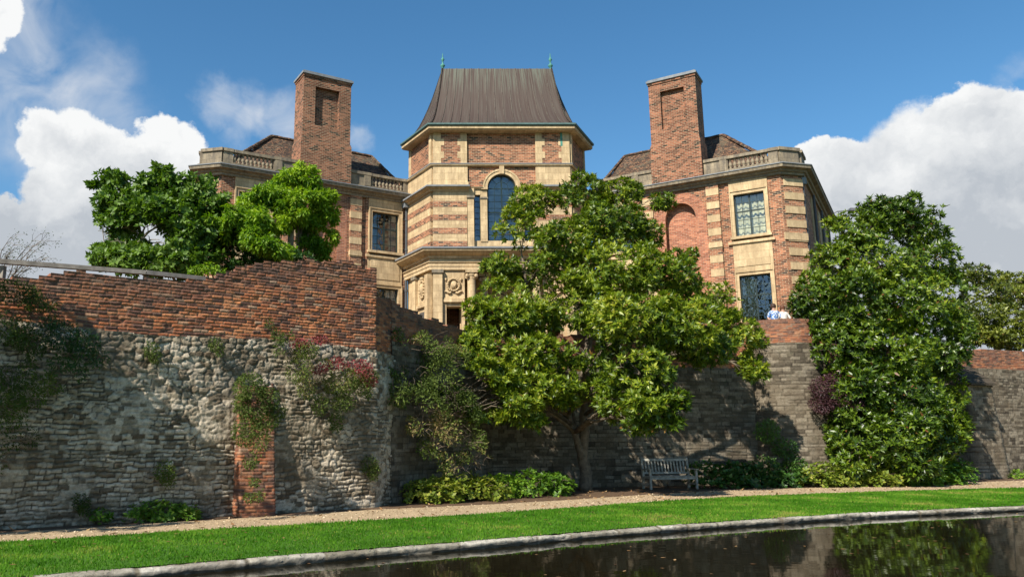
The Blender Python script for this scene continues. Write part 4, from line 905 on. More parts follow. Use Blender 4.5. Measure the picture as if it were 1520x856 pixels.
    V = np.array(V); Q = np.array(Q); me = quick_mesh('copper_roof', V, Q, np.array(T)); UV = np.array(UV)
    uvl = me.uv_layers.new(name='uv'); uvl.data.foreach_set('uv', UV[Q.ravel()].astype(np.float32).ravel())
    rf = link('copper_roof', me, M['copper'], house)
    sm = MB()
    for k in range(6):
        A, B_ = np.array(eav[k]), np.array(eav[(k+1) % 6]); C, D = np.array(top[k]), np.array(top[(k+1) % 6]); ns = 15 if k in (0, 3) else 6
        for i in range(ns + 1):
            u = i/ns; pts = []
            for (a, v) in ax: p = (A*(1-u) + B_*u)*(1-a) + (C*(1-u) + D*u)*a; pts.append((p[0], p[1], z0 + (z1 - z0)*v + .012))
            sm.tube(pts, .022 if 0 < i < ns else .045, 5)
    so_ = sm.build('standing_seams', M['copper'], rf, recalc=False); 
    rg = MB(); rg.tube([(.5, 36.4, z1 + .02), (6.05, 36.4, z1 + .02)], .09, 8); rg.build('roof_ridge', M['copper'], rf)
    ev = MB(); soff = [tuple(p) for p in eav]
    sweep(ev, [eav[5], eav[0], eav[1], eav[2]], [(-.75, 15.60), (-.10, 15.60), (-.02, 15.66), (-.02, 15.78), (-.75, 15.80)]); ev.build('eaves_board', M['stone'], rf)
    eg = MB(); sweep(eg, [eav[5], eav[0], eav[1], eav[2]], [(-.4, 15.805), (.03, 15.79), (.06, 15.82), (.06, 15.89), (-.4, 15.88)]); eg.build('eaves_gutter', plain('green_copper_edge', (.09, .16, .15), .6), rf)
    for x in (.58, 6.0):
        fi = MB(); fi.lathe((x, 36.4, z1), [(.09, 0), (.11, .05), (.05, .12), (.06, .2), (.12, .28), (.12, .33), (.04, .42), (.035, .55), (.09, .62), (.07, .68), (.03, .75), (.015, .95), (0, 1.0)], 8); fi.build('finial', M['verdigris'], rf, smooth=True)
    # green stain on the right quoin is verdigris run-off from the gutter
    vs = MB(); box(vs, 6.0, 6.1, 14.95, 15.6, .116, .121); vs.build('verdigris_stain', M['verdigris'], house)
tower()

# ------------------------------------------------------------------ foliage
def unit(v): return v/(np.linalg.norm(v, axis=-1, keepdims=True) + 1e-9)
def leaf_mesh(name, C, D, Nn, L, W, tone, curl=.18):
    S = unit(np.cross(D, Nn)); Nn = np.cross(S, D); n = len(C); L = L[:, None]; W = W[:, None]
    V = np.empty((n, 6, 3)); V[:, 0] = C; V[:, 1] = C + D*L*.38 + S*W*.5; V[:, 2] = C + D*L*.98 - Nn*L*curl; V[:, 3] = C + D*L*.38 - S*W*.5
    V[:, 4] = C + D*L*.5 - Nn*W*.16; V[:, 5] = V[:, 0]
    V = V[:, :5].reshape(-1, 3); b = (np.arange(n)*5)[:, None]
    Q = np.concatenate([b + np.array([[0, 1, 2, 4]]), b + np.array([[0, 4, 2, 3]])], 0)
    t = np.repeat(np.clip(tone, 0, 1), 5); return quick_mesh(name, V, Q, np.stack([t, t, t], 1))
def ragged(lobes, n, rng, f=(.2, .38), out=1.0):
    res = list(lobes)
    for (x, y, z, rx, rz) in lobes:
        for _ in range(n):
            u = unit(rng.normal(size=3)); u[2] = u[2]*.8 + .15; k = rng.uniform(*f); d = rng.uniform(.9, 1.12)*out
            res.append((x + u[0]*rx*d, y + u[1]*rx*d, z + u[2]*rz*d, rx*k, rx*k*rng.uniform(.7, 1.3)))
    return res
def lobes_points(lobes, dens, rng, inner=.25, low=-.55, thr=.36, nsc=1.1, thin=None):
    P, Nn = [], []
    for (x, y, z, rx, rz) in lobes:
        ar = 4*math.pi*rx*(rx + 2*rz)/3; n = int(ar*dens) + 3
        u = unit(rng.normal(size=(n, 3))); u = u[u[:, 2] > low - .4*rng.random(len(u))]
        r = np.where(rng.random(len(u)) < inner, rng.uniform(.35, .8, len(u)), rng.uniform(.8, 1.08, len(u)))[:, None]
        P.append(np.array([x, y, z]) + u*np.array([rx, rx, rz])*r); Nn.append(unit(u/np.array([rx, rx, rz])))
    P = np.vstack(P); Nn = np.vstack(Nn)
    k = n3(P, nsc) > thr + (thin(P) if thin else 0); return P[k], Nn[k]
def rosettes(name, lobes, dens, mat, parent, rng, k=8, L=.19, W=.36, low=-.55, thr=.36, inner=.25, bright=.0, up=.55, droop=.9, jit=.35, thin=None):
    P, Nn = lobes_points(lobes, dens, rng, low=low, thr=thr, inner=inner, thin=thin); n = len(P)
    A = unit(Nn + np.array([0, 0, up]) + rng.normal(0, jit, (n, 3)))
    T = unit(np.cross(A, rng.normal(size=(n, 3)))); B = np.cross(A, T); ph0 = rng.uniform(0, 6.28, n)
    patch = n3(P, .8); Cs, Ds, Ns, Ls, Ts = [], [], [], [], []
    for j in range(k):
        ph = ph0 + j*2.399; th = rng.uniform(.45, 1.0, n)*droop + .35*(j/k); c, s = np.cos(th)[:, None], np.sin(th)[:, None]
        D = unit(A*c + (T*np.cos(ph)[:, None] + B*np.sin(ph)[:, None])*s); Ns.append(unit(A - D*np.sum(A*D, 1, keepdims=True))); Ds.append(D); Cs.append(P + D*.02 - A*.02*j/k)
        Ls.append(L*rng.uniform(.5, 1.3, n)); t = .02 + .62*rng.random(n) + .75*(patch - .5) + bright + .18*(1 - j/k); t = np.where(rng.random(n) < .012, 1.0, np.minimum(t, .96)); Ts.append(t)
    L_ = np.concatenate(Ls); return link(name, leaf_mesh(name, np.vstack(Cs), np.vstack(Ds), np.vstack(Ns), L_, L_*W, np.concatenate(Ts)), mat, parent)
def sprays(name, lobes, dens, mat, parent, rng, L=.07, W=.5, low=-.8, thr=.36, inner=.35, down=.2, bright=0, flat=0.0, nsc=1.6, ns=None):
    P, Nn = lobes_points(lobes, dens, rng, inner=inner, low=low, thr=thr, nsc=nsc); n = len(P)
    D = unit(Nn*.7 + rng.normal(0, .7, (n, 3)) - np.array([0, 0, down])); up = unit(rng.normal(0, .6, (n, 3)) + Nn*.6 + np.array([0, 0, .7]))
    Ls = L*rng.uniform(.6, 1.35, n); t = .5*rng.random(n) + .9*(n3(P, 1.3) - .5) + .3 + bright
    return link(name, leaf_mesh(name, P, D, up, Ls, Ls*W, t, .1), mat, parent)
def limb(mb, a, b, r0, r1, rng, seg=6, wob=.12, sides=6, sag=.12):
    a, b = np.array(a, float), np.array(b, float); ln = np.linalg.norm(b - a); pts = []; off = np.cumsum(rng.normal(0, wob*ln/seg, (seg + 1, 3)), 0); off -= off[0]
    for i in range(seg + 1):
        t = i/seg; pts.append(a + (b - a)*t + off[i]*math.sin(math.pi*t)*.9 + np.array([0, 0, sag*ln*math.sin(math.pi*t)]))
    mb.tube(pts, [r0 + (r1 - r0)*i/seg for i in range(seg + 1)], sides); return pts
def skeleton(root, trunk_paths, lobes, rng, barkmat, r_br=.07, twigs=5):
    tr = MB(); nodes = []
    for pts, rr_ in trunk_paths:
        k = []; 
        for i in range(len(pts) - 1):
            for t in np.linspace(0, 1, 5)[:-1]: k.append((np.array(pts[i])*(1-t) + np.array(pts[i+1])*t + rng.normal(0, .02, 3), rr_[i]*(1-t) + rr_[i+1]*t))
        k.append((np.array(pts[-1], float), rr_[-1])); tr.tube([p for p, _ in k], [r for _, r in k], 10); nodes += k[4:]
    tr.build('trunk', barkmat, root, smooth=True)
    bm_ = MB()
    for (x, y, z, rx, rz) in lobes:
        c = np.array([x, y, z - rz*.15]); best = min(nodes, key=lambda q: np.linalg.norm(q[0] - c) + (2.5 if q[0][2] > z - .1 else 0)); r0 = min(r_br, best[1]*.75)
        pts = limb(bm_, best[0], c, r0, r0*.35, rng)
        for _ in range(twigs):
            u = unit(rng.normal(size=3)); u[2] = abs(u[2])*.6; limb(bm_, pts[rng.integers(2, len(pts))], c + u*np.array([rx, rx, rz])*.85, r0*.35, .008, rng, seg=4, sides=4)
    bm_.build('branches', barkmat, root, smooth=True, recalc=False)
def lob(lst): return [tuple(at(px, py, Y)) + (r, r*q) for px, py, Y, r, q in lst]

# the large magnolia in front of the recess
rng = np.random.default_rng(101)
mag = empty('magnolia_tree', (5.04, 26.2, 0), 'large spreading magnolia with glossy yellow-green leaves left of the bench', 'tree', 'magnolia trees against the moat wall')
ML = lob([(715,605,22.8,.75,.6),(762,600,23,.7,.6),(802,575,23.6,.85,.6),(740,560,23.2,.7,.6),(835,590,23.8,.6,.6),(672,592,22.8,.5,.7),(702,578,22.8,.6,.6),(742,592,23,.6,.6),(782,622,23.2,.5,.6),(915,600,23.2,.6,.6),(985,625,22,.45,.6),(948,632,22.2,.4,.6),(1118,552,25.8,.4,.8),(790,300,27.0,0.79,0.75),(770,345,26.5,0.84,0.75),(745,395,26.0,0.65,0.62),(795,405,26.0,0.88,0.75),(865,292,27.3,0.88,0.75),(925,288,27.3,0.65,0.75),(905,335,26.5,1.07,0.81),(948,348,26.8,0.80,0.75),(1006,392,26.5,0.55,0.85),(985,300,27.0,0.39,0.85),
    (840,365,26.0,1.12,0.81),(900,405,25.5,1.35,0.75),(978,415,26.0,1.26,0.69),(1050,455,26.0,1.07,0.69),(1092,497,26.0,0.79,0.75),(1010,490,23.1,1.07,0.69),(935,480,22.8,1.16,0.69),(855,455,25.0,1.26,0.75),(795,465,25.0,1.07,0.75),(745,480,24.6,0.98,0.75),(708,515,24.0,0.60,0.75),
    (690,585,22.8,0.51,0.75),(722,560,22.8,0.70,0.69),(700,605,22.6,0.37,0.75),(790,525,24.0,0.93,0.62),(870,525,24.4,0.98,0.62),(950,550,22.3,0.93,0.69),(965,600,22.0,0.67,0.75),(925,615,24.0,0.47,0.75),(1000,600,22.0,0.42,0.75),(762,612,24.4,0.56,0.56),(1112,540,26.0,0.39,0.85),(1045,520,24.2,0.84,0.62),(895,575,24.2,0.56,0.75),(735,430,25.6,0.47,0.75),(1070,440,26.5,0.42,0.62),(720,450,25.2,0.37,0.62)])
tb = np.array([5.04, 26.2, -.05])
skeleton(mag, [([tb, tb + [-.02, 0, 1.0], tb + [.02, -.1, 2.4], tb + [.1, -.2, 3.4], tb + [.3, 0, 5.0], tb + [.6, .2, 7.0], tb + [1.1, .3, 8.8]], [.23, .17, .15, .14, .12, .08, .03]),
    ([tb + [-.02, 0, .9], tb + [-.35, -.2, 1.9], tb + [-.75, -.3, 3.0], tb + [-1.3, -.2, 4.4], tb + [-1.7, 0, 6.5], tb + [-1.9, .2, 8]], [.12, .10, .09, .075, .06, .03]),
    ([tb + [-.1, 0, .7], tb + [-.25, .2, 1.8], tb + [-.3, .4, 3.4]], [.08, .06, .04]),
    ([tb + [.05, -.1, 2.6], tb + [.9, -.6, 3.6], tb + [2.2, -.8, 4.8], tb + [3.6, -.5, 5.4]], [.11, .09, .07, .04]),
    ([tb + [.0, -.1, 2.8], tb + [-.2, -1.2, 3.6], tb + [.3, -2.0, 4.4]], [.10, .07, .05])], ML, rng, M['bark'])
rosettes('crown', ragged(ML, 5, rng), 44, M['mag'], mag, rng, k=9, L=.165, W=.36, bright=.06, thr=.32, thin=lambda p: np.clip((p[:, 2] - 5.0)/3.5, 0, 1)*.08 + .03*(p[:, 0] < 2.6))

# the dark magnolia at the right
rng = np.random.default_rng(202)
mg2 = empty('magnolia_tree', (17.2, 29.6, 0), 'dense dark magnolia standing full height against the wall right of the bastion', 'tree', 'magnolia trees against the moat wall')
M2 = lob([(1320,325,30,.9,.92),(1270,345,30,.9,.92),(1372,340,30,.9,.92),(1240,395,29.6,1.0,.92),(1310,390,29.2,1.4,.92),(1385,385,29.8,.9,.92),(1215,445,29.3,.95,.92),(1275,455,28.8,1.4,.92),(1350,450,29,1.4,.92),(1405,440,30,.85,.92),
    (1205,480,29.3,.65,.92),(1250,515,28.6,1.1,.92),(1320,520,28.4,1.4,.92),(1390,515,29.4,1.1,.92),(1420,480,30.3,.6,.92),(1280,580,28.3,1.15,.92),(1345,590,28.2,1.2,.92),(1395,580,29.4,.9,.92),(1250,560,28.6,.6,.92),(1270,640,28.2,.95,.92),(1325,650,28,1.1,.92),(1385,650,28.8,.9,.92),(1415,630,29.6,.55,.92),(1355,690,27.9,.8,.5),(1260,680,27.9,.7,.92),(1300,310,30,.5,.92),(1350,305,30,.45,.92)])
t2 = np.array([17.3, 29.9, -.05])
skeleton(mg2, [([t2, t2 + [.1, 0, 2], t2 + [0, 0, 4.5], t2 + [.2, 0, 7.5], t2 + [.2, .1, 10]], [.25, .2, .17, .1, .03]), ([t2 + [.1, 0, 1.5], t2 + [1.2, 0, 3], t2 + [2.0, .3, 5.5]], [.13, .1, .05]), ([t2 + [0, 0, 3], t2 + [-1.3, 0, 4.6], t2 + [-2, 0, 6.5]], [.12, .09, .04])], M2, rng, M['bark'])
rosettes('crown', ragged(M2, 5, rng), 36, M['mag2'], mg2, rng, k=8, L=.18, W=.38, low=-.8, thr=.335)

# the lighter tree beyond the right wall
rng = np.random.default_rng(303)
mg3 = empty('magnolia_tree', (28, 38.5, 4.5), 'olive leaved open tree with bare twigs showing, beyond the wall at the right edge', 'tree')
M3 = lob([(1440,410,38,.9,.6),(1470,440,38,1.2,.6),(1505,425,38.5,1.0,.6),(1450,470,37.5,1.1,.6),(1495,480,37.5,1.4,.6),(1530,460,38,1.2,.7),(1550,430,39,1.2,.7),(1470,500,37,.9,.5),(1515,505,37,1.0,.5),(1450,500,37.5,.7,.6),(1570,480,38,1.4,.7)])
t3 = np.array([28.2, 38.5, 4.4])
skeleton(mg3, [([t3, t3 + [0, 0, 1.2], t3 + [-.8, 0, 3], t3 + [-1.6, 0, 4.6]], [.2, .16, .1, .04]), ([t3 + [0, 0, .8], t3 + [.9, 0, 2.4], t3 + [1.6, .3, 4.6]], [.14, .1, .04])], M3, rng, M['bark_pale'], twigs=12)
rosettes('crown', ragged(M3, 4, rng), 30, M['mag3'], mg3, rng, k=7, L=.20, W=.38, thr=.34, inner=.15)

# broad leaved tree behind the left wall
rng = np.random.default_rng(404)
fg = empty('garden_tree', (-8.0, 21.6, 4.5), 'loose dark green broad leaved tree rising behind the timber rail', 'tree', 'trees behind the left moat wall')
G1 = lob([(222,355,21.3,.4,.8),(180,335,21.5,.5,.8),(205,325,21.4,.5,.8),(170,385,21.2,.45,.7),(235,335,21.5,.5,.8),(225,380,21.3,.5,.7),(285,345,21.6,.55,.8),(290,310,21.8,.5,.8),(215,335,21.5,.5,.8),(216,375,21.2,.5,.8),(182,362,21.2,.5,.8),(275,395,21.2,.5,.7),(300,380,21.5,.5,.7),(152,318,21.5,.25,.8),(255,300,21.8,.5,.8),(205,290,21.6,.3,.7),(140,275,21.5,.12,.8),(330,350,22,.35,.8),(172,270,21.6,.42,.9),(160,300,21.6,.42,.9),(190,310,21.4,.6,.8),(245,275,21.8,.55,.8),(225,310,21.4,.6,.8),(280,280,21.9,.65,.8),(308,305,22,.55,.8),(265,325,21.4,.7,.8),(165,345,21.3,.45,.9),(205,355,21.2,.6,.8),(255,365,21.2,.65,.8),(300,345,21.6,.6,.8),(160,375,21.2,.42,.7),(190,390,21,.5,.6),(235,395,21.1,.5,.6),(322,325,22.1,.3,.8),(148,385,21,.25,.7)])
t4 = np.array([-7.9, 21.8, 4.4])
skeleton(fg, [([t4, t4 + [.05, 0, 1.0], t4 + [-.2, 0, 2.2], t4 + [-.7, 0, 3.6]], [.13, .11, .08, .03]), ([t4 + [.1, 0, .2], t4 + [.6, 0, 1.2], t4 + [.9, .1, 2.6], t4 + [1.1, .1, 3.8]], [.1, .08, .06, .03]), ([t4 + [0, 0, .6], t4 + [-1.0, 0, 1.6], t4 + [-1.5, 0, 2.6]], [.07, .05, .02])], G1, rng, M['bark_pale'], r_br=.045)
rosettes('crown', ragged([(a, b, c, d*.84, e*.84) for a, b, c, d, e in G1], 6, rng, (.25, .45), 1.15), 58, M['fig'], fg, rng, k=6, L=.15, W=.62, thr=.23, droop=1.2, up=.25, jit=.6, low=-.9, inner=.35, bright=.2)

# wisteria on a post and the darker shrub under it
rng = np.random.default_rng(505)
ws = empty('wisteria', (-4.6, 24.5, 4.5), 'bright green wisteria mounded over a pale post above the brick wall', 'climber')
W1 = lob([(335,338,22.0,.36,.6),(352,352,21.9,.36,.5),(318,335,22.1,.28,.6),(372,360,21.9,.4,.6),(352,322,22.2,.34,.7),(398,372,22.0,.36,.5),(420,380,22.1,.3,.5),(375,335,22.2,.36,.7),(440,320,24.2,.5,.8),(380,345,23.7,.45,.6),(475,305,24.8,.4,.9),(355,335,23.7,.4,.6),(448,256,24.6,.22,1.2),(435,270,24.5,.35,.7),(410,285,24.3,.4,.6),(395,300,24,.45,.5),(462,275,24.8,.45,.8),(480,270,24.9,.25,.7),(370,312,23.9,.5,.5),(420,305,24.2,.5,.7),(450,300,24.5,.5,.8),(485,298,24.9,.35,1.1),(345,325,23.8,.45,.5),(322,330,23.8,.3,.5),(395,330,23.8,.5,.5),(495,290,25,.2,1.5),(498,325,25,.15,2.0),(370,350,23.6,.45,.5),
    (340,350,23.8,.4,.5),(420,340,24,.35,.6),(470,330,24.9,.4,1.2),(485,360,25,.28,1.6),(462,365,24.9,.3,1.2),(455,330,25,.45,1.0),(400,362,23.6,.3,.5),(428,375,23.5,.28,.7),(412,378,23.5,.22,.6),(480,380,25,.25,.7)])
sprays('foliage', ragged([(a, b - .3, c, d*.88, e*.9) for a, b, c, d, e in W1], 8, rng, (.2, .45), 1.3), 560, M['wist'], ws, rng, L=.15, W=.36, down=.7, bright=.02, thr=.32, nsc=2.2)
tw = MB(); pb_ = at(430, 400, 24.4); tw.tube([pb_ + [0, 0, -1.8], pb_ + [0, 0, 1.6]], .10, 10); tw.build('post', M['bark_pale'], ws)
tw = MB(); a = pb_ + [.15, 0, -1.5]
for q in range(0, 24, 2): limb(tw, a, np.array(W1[q][:3]), .05, .015, rng, seg=7, wob=.2)
tw.build('stem', M['bark'], ws, smooth=True, recalc=False)
sh = empty('evergreen_shrub', (-6.4, 22.5, 4.5), 'dark glossy shrub between the broad leaved tree and the wisteria', 'shrub')
S1 = lob([(300,355,22.6,.7,.8),(345,360,22.8,.65,.8),(385,375,22.7,.5,.8),(290,392,22.3,.55,.7),(340,392,22.3,.55,.6),(320,335,22.9,.5,.8),(270,380,22.2,.5,.8),(400,392,22.6,.45,.6),(450,385,22.6,.3,.6),(355,335,22.9,.45,.7),(295,330,22.9,.4,.8)])
rosettes('foliage', ragged(S1, 5, rng), 75, M['ivy'], sh, rng, k=6, L=.11, W=.45, thr=.25, jit=.6)
mbt = MB()
for q in S1: limb(mbt, (-6.2, 22.6, 4.4), q[:3], .04, .01, rng)
mbt.build('stem', M['bark'], sh, smooth=True, recalc=False)
rng = np.random.default_rng(515)
for (label, pts, mt) in (('low yellow-green clump on the wall top right of the wisteria post', [(445,383,20.8,.22,.7),(430,385,20.8,.18,.6),(462,386,20.7,.15,.5)], 'wist'), ('small bright clump on the wall top below the dark shrub', [(292,402,18.7,.2,.7),(310,398,18.8,.2,.7),(325,402,18.8,.15,.6)], 'wist')):
    p = lob(pts); o = empty('wall_top_plant', (p[0][0], p[0][1], p[0][2] - .3), label, 'plant', 'clumps growing on the left wall top'); sprays('foliage', p, 420, M[mt], o, rng, L=.08, W=.5, bright=.1)
# thin twiggy tree at the left edge
rng = np.random.default_rng(606)
tg = empty('twiggy_shrub', (-9.4, 16.6, 4.4), 'thin bare-looking twiggy shrub at the left end of the timber rail', 'shrub')
mb = MB(); E = []
for k in range(9):
    e = np.array([-9.3, 16.5, 4.5]) + np.array([rng.uniform(-.7, .95), rng.uniform(-.3, .3), rng.uniform(.9, 1.5)]); pts = limb(mb, (-9.5, 16.6, 4.3), e, .018, .004, rng, seg=7, sag=.1, sides=4)
    for q in pts[2:]:
        for _ in range(3):
            e2 = q + np.array([rng.uniform(0, .35), rng.uniform(-.1, .1), rng.uniform(-.05, .22)]); limb(mb, q, e2, .005, .002, rng, seg=2, sides=3); E.append(e2)
mb.build('stem', M['twig'], tg, recalc=False); E = np.array(E); n = len(E)*6; P = np.repeat(E, 6, 0) + rng.normal(0, .05, (n, 3))
link('foliage', leaf_mesh('foliage', P, unit(rng.normal(size=(n, 3)) + [.5, 0, .3]), unit(rng.normal(size=(n, 3)) + [0, 0, 1]), np.full(n, .045), np.full(n, .016), rng.random(n)*.6), M['vine'], tg)

# tree standing on the lawn left of the view; its shade falls on the rubble wall
rng = np.random.default_rng(707)
ot = empty('lawn_tree', (-12.2, 9.0, 0), 'round crowned tree on the lawn just outside the left edge of the view', 'tree')
O1 = [(-8.5, 12.3, 6.3, .7, .5), (-9.4, 11.5, 7.0, 1.0, .8), (-10.6, 10.5, 6.4, 1.3, .9), (-9.4, 12.2, 5.7, .7, .5), (-11.2, 10.0, 7.8, 1.3, .9), (-10.2, 11.1, 8.2, .8, .6), (-11.8, 10.9, 6.3, 1.2, .9), (-12.4, 9.6, 7.0, 1.3, .9), (-12.0, 11.9, 5.9, 1.0, .7), (-10.6, 11.9, 6.3, .8, .5), (-12.5, 10.8, 8.3, 1.0, .8)]
skeleton(ot, [([(-12.2, 9.0, -.05), (-12.1, 9.2, 1.8), (-11.9, 9.6, 3.8), (-11.2, 10.3, 6.6)], [.2, .16, .13, .06])], O1, rng, M['bark'])
rosettes('crown', O1, 14, M['fig'], ot, rng, k=6, L=.26, W=.5, thr=.40)

# climbers and self-sown plants on the walls
def wall_plant(kind, label, lst, dens, seed, L=.06, flowers=None, twigs=14, mat='vine', thr=.34, group='plants growing on the moat wall', bright=0.0, cat='plant'):
    rng = np.random.default_rng(seed); P = lob(lst); o = empty(kind, P[0][:3], label, cat, group)
    sprays('foliage', P, dens*3.3, M[mat], o, rng, L=L, W=.38, down=.35, thr=thr, inner=.3, bright=bright, nsc=2.4)
    mb = MB()
    for (x, y, z, rx, rz) in P:
        for _ in range(twigs):
            u = unit(rng.normal(size=3)); e = np.array([x, y, z]) + u*np.array([rx, rx, rz])*rng.uniform(.7, 1.25); limb(mb, (x + rng.normal(0, rx*.3), y + rx*.5, z - rz*.3), e, .008, .003, rng, seg=3, sides=3)
    mb.build('stem', M['twig'], o, recalc=False)
    if flowers: sprays('flowers', lob(flowers), dens*1.8, M['pink'], o, rng, L=.045, W=.8, thr=.36, down=-.4)
    return o
wall_plant('valerian', 'valerian clump with red flower heads overhanging the wall corner', [(505,565,18.55,.42,.8),(530,580,18.9,.36,.8),(480,550,18.3,.3,.9),(545,560,19.1,.26,.9),(510,598,18.6,.3,.6),(500,625,18.6,.2,1.2)], 330, 1,
           flowers=[(500,540,18.4,.26,.6),(535,548,18.8,.32,.7),(548,565,19.0,.22,.7),(475,548,18.2,.2,.6)])
wall_plant('valerian', 'straggly grey-green climber with few red flowers, left of the valerian at the corner', [(430,520,17.7,.36,.7),(440,545,17.7,.36,.9),(455,520,17.9,.3,.6),(420,500,17.6,.25,.6),(455,575,17.9,.22,1.2),(475,600,18.1,.2,1.2)], 260, 2, flowers=[(445,510,17.8,.25,.5),(475,505,18,.2,.5)])
wall_plant('wall_shrub', 'brownish green tangle hanging over the brick pier', [(372,575,16.75,.34,.9),(395,590,16.8,.28,.9),(375,600,16.75,.34,1.0),(368,640,16.65,.32,1.0),(385,660,16.65,.26,1.0),(362,600,16.7,.22,1.0),(395,625,16.9,.26,.9),(410,610,17.1,.22,.8),(372,685,16.6,.15,1.0),(378,715,16.5,.10,1.0),(370,738,16.45,.10,1.0),(385,735,16.45,.1,1.0),(398,660,17.0,.18,1.1)], 330, 3)
wall_plant('climbing_shrub', 'tall sprawling climber with white seed heads on the recess wall left of the large magnolia', [(605,520,21.0,.5,.7),(640,515,21.6,.6,.8),(670,530,22,.5,.7),(615,555,21.0,.6,.9),(655,565,21.7,.65,.9),(590,585,20.5,.3,1.1),(635,600,21.1,.6,1.0),(680,610,21.9,.6,.9),(655,640,21.3,.6,.9),(695,655,21.9,.5,.9),(640,660,21.1,.4,.9),(705,685,21.9,.45,.7),(670,590,21.8,.6,.9),(588,545,20.6,.3,.9),(675,690,21.5,.45,.8),(625,630,20.9,.4,.9),(595,500,20.9,.3,.7)], 150, 4, L=.09, bright=.14, thr=.46, twigs=26)
wall_plant('climbing_shrub', 'dark shaggy growth covering the left end of the wall', [(20,435,14.6,.4,.6),(55,445,14.8,.4,.5),(10,490,14.4,.42,.9),(40,510,14.6,.35,.9),(15,550,14.4,.42,.9),(5,610,14.3,.42,.9),(40,590,14.6,.32,.7),(30,650,14.5,.3,.7),(70,570,14.8,.3,.7),(0,680,14.2,.3,.8)], 260, 5, mat='vine', bright=-.22)
wall_plant('climbing_shrub', 'dark hanging growth under the brick line right of the shaggy left end', [(95,500,15,.3,1.0),(125,510,15.2,.3,.9),(145,530,15.3,.2,1.0),(110,550,15.1,.25,1.0),(90,545,15,.25,1.0),(75,480,14.9,.2,.8)], 240, 6, mat='ivy', bright=-.25)
for i, (px, py, Y, r, lb) in enumerate([(320,510,17.05,.14,'small green tuft high in the rubble stones'), (225,520,16.3,.16,'dry brownish tuft hanging below the brick line'), (548,690,19.45,.22,'brown dry tuft near the foot of the wall corner'), (245,700,16.3,.2,'dark tuft low on the rubble wall'), (400,480,17.7,.1,'little fern on the brick and stone line'), (120,745,15.6,.16,'yellowish weed at the wall foot left of the pier')]):
    wall_plant('wall_tuft', lb, [(px, py, Y, r, 1.1), (px + 6, py + 10, Y, r*.7, 1.3)], 420, 20 + i, L=.05, twigs=8, group='tufts on the left moat wall')
wall_plant('fern_clump', 'bluish green fronds in the brick parapet of the bastion', [(1119,490,28.6,.25,1.5),(1122,505,28.5,.2,1.2)], 300, 40, mat='fig', L=.09, group=None)
wall_plant('purple_shrub', 'dark purple leaved shrub at the left side of the dark magnolia', [(1225,575,28.2,.5,.8),(1245,590,28,.5,.8),(1220,600,28.1,.4,.8),(1240,560,28.3,.35,.8),(1265,600,27.9,.35,.8)], 150, 41, mat='purple', L=.09, group=None, cat='shrub')
wall_plant('ivy_patch', 'dark ivy on the foot of the bastion', [(1140,640,28.2,.4,1.0),(1165,665,28.1,.4,.8),(1135,690,27.9,.45,.7),(1180,690,28,.4,.7)], 130, 42, mat='ivy', L=.1, group=None)

# low planting at the foot of the walls
def bed(name, label, lst, mat, dens, seed, L=.1, k=5, W=.7, group='low planting beside the gravel path'):
    rng = np.random.default_rng(seed); o = empty(name, (lst[0][0], lst[0][1], 0), label, 'ground shrub', group); lobes = [(x, y, z, r, h) for x, y, z, r, h in lst]
    rosettes('foliage', lobes, dens, M[mat], o, rng, k=k, L=L, W=W, thr=.25, up=1.2, low=-.3, droop=1.2, jit=.5, inner=.2)
    mb = MB()
    for (x, y, z, r, h) in lobes:
        for _ in range(6): limb(mb, (x + rng.normal(0, r*.2), y + rng.normal(0, r*.2), -.02), (x + rng.normal(0, r*.5), y + rng.normal(0, r*.5), z + h*.6), .010, .004, rng, seg=3, sides=3)
    mb.build('stem', M['twig'], o, recalc=False); return o
r_ = np.random.default_rng(77)
def along(a, b, n, r, h, jit=.15):
    return [(a[0] + (b[0]-a[0])*t + r_.normal(0, jit), a[1] + (b[1]-a[1])*t + r_.normal(0, jit), h*.35, r*r_.uniform(.8, 1.2), h*r_.uniform(.55, .8)) for t in np.linspace(0, 1, n)]
bed('ground_shrub', 'yellowish low shrub mass nearest the recess corner', along((-.25, 21.1), (1.6, 22.2), 6, .62, .6), 'hedge_y', 42, 61, L=.12)
bed('ground_shrub', 'fresh green low shrub mass left of the magnolia trunk', along((1.9, 22.6), (3.75, 23.9), 6, .66, .62), 'hedge', 42, 62, L=.12)
bed('ground_shrub', 'dark low shrubs right of the bench', along((9.6, 27.2), (12.6, 28.0), 8, .6, .8), 'ivy', 34, 63, L=.14)
bed('ground_shrub', 'yellow-green low shrubs at the foot of the dark magnolia', along((13.2, 27.7), (16.2, 28.3), 9, .5, .7), 'hedge_y', 42, 64, L=.13)
bed('ground_shrub', 'green leafy skirt below the right side of the dark magnolia', along((16.4, 28.2), (19.6, 29.4), 8, .55, .8), 'hedge', 30, 65, L=.15)
bed('ground_shrub', 'small bright plants at the foot of the rubble wall left of the pier', [(-5.9, 16.35, .12, .3, .22), (-5.5, 16.5, .12, .32, .28), (-5.1, 16.7, .1, .28, .2), (-6.5, 15.9, .1, .2, .18)], 'hedge', 110, 66, L=.09)
bed('ground_shrub', 'bright leafy plant at the left edge by the wall foot', [(-8.35, 14.55, .15, .35, .35), (-8.9, 14.3, .18, .4, .4)], 'hedge', 110, 67, L=.1)
bed('ground_shrub', 'low green plant by the right wall foot at the picture edge', [(24.6, 33.4, .1, .5, .25), (25.6, 33.8, .1, .5, .25)], 'hedge', 40, 68, L=.12)

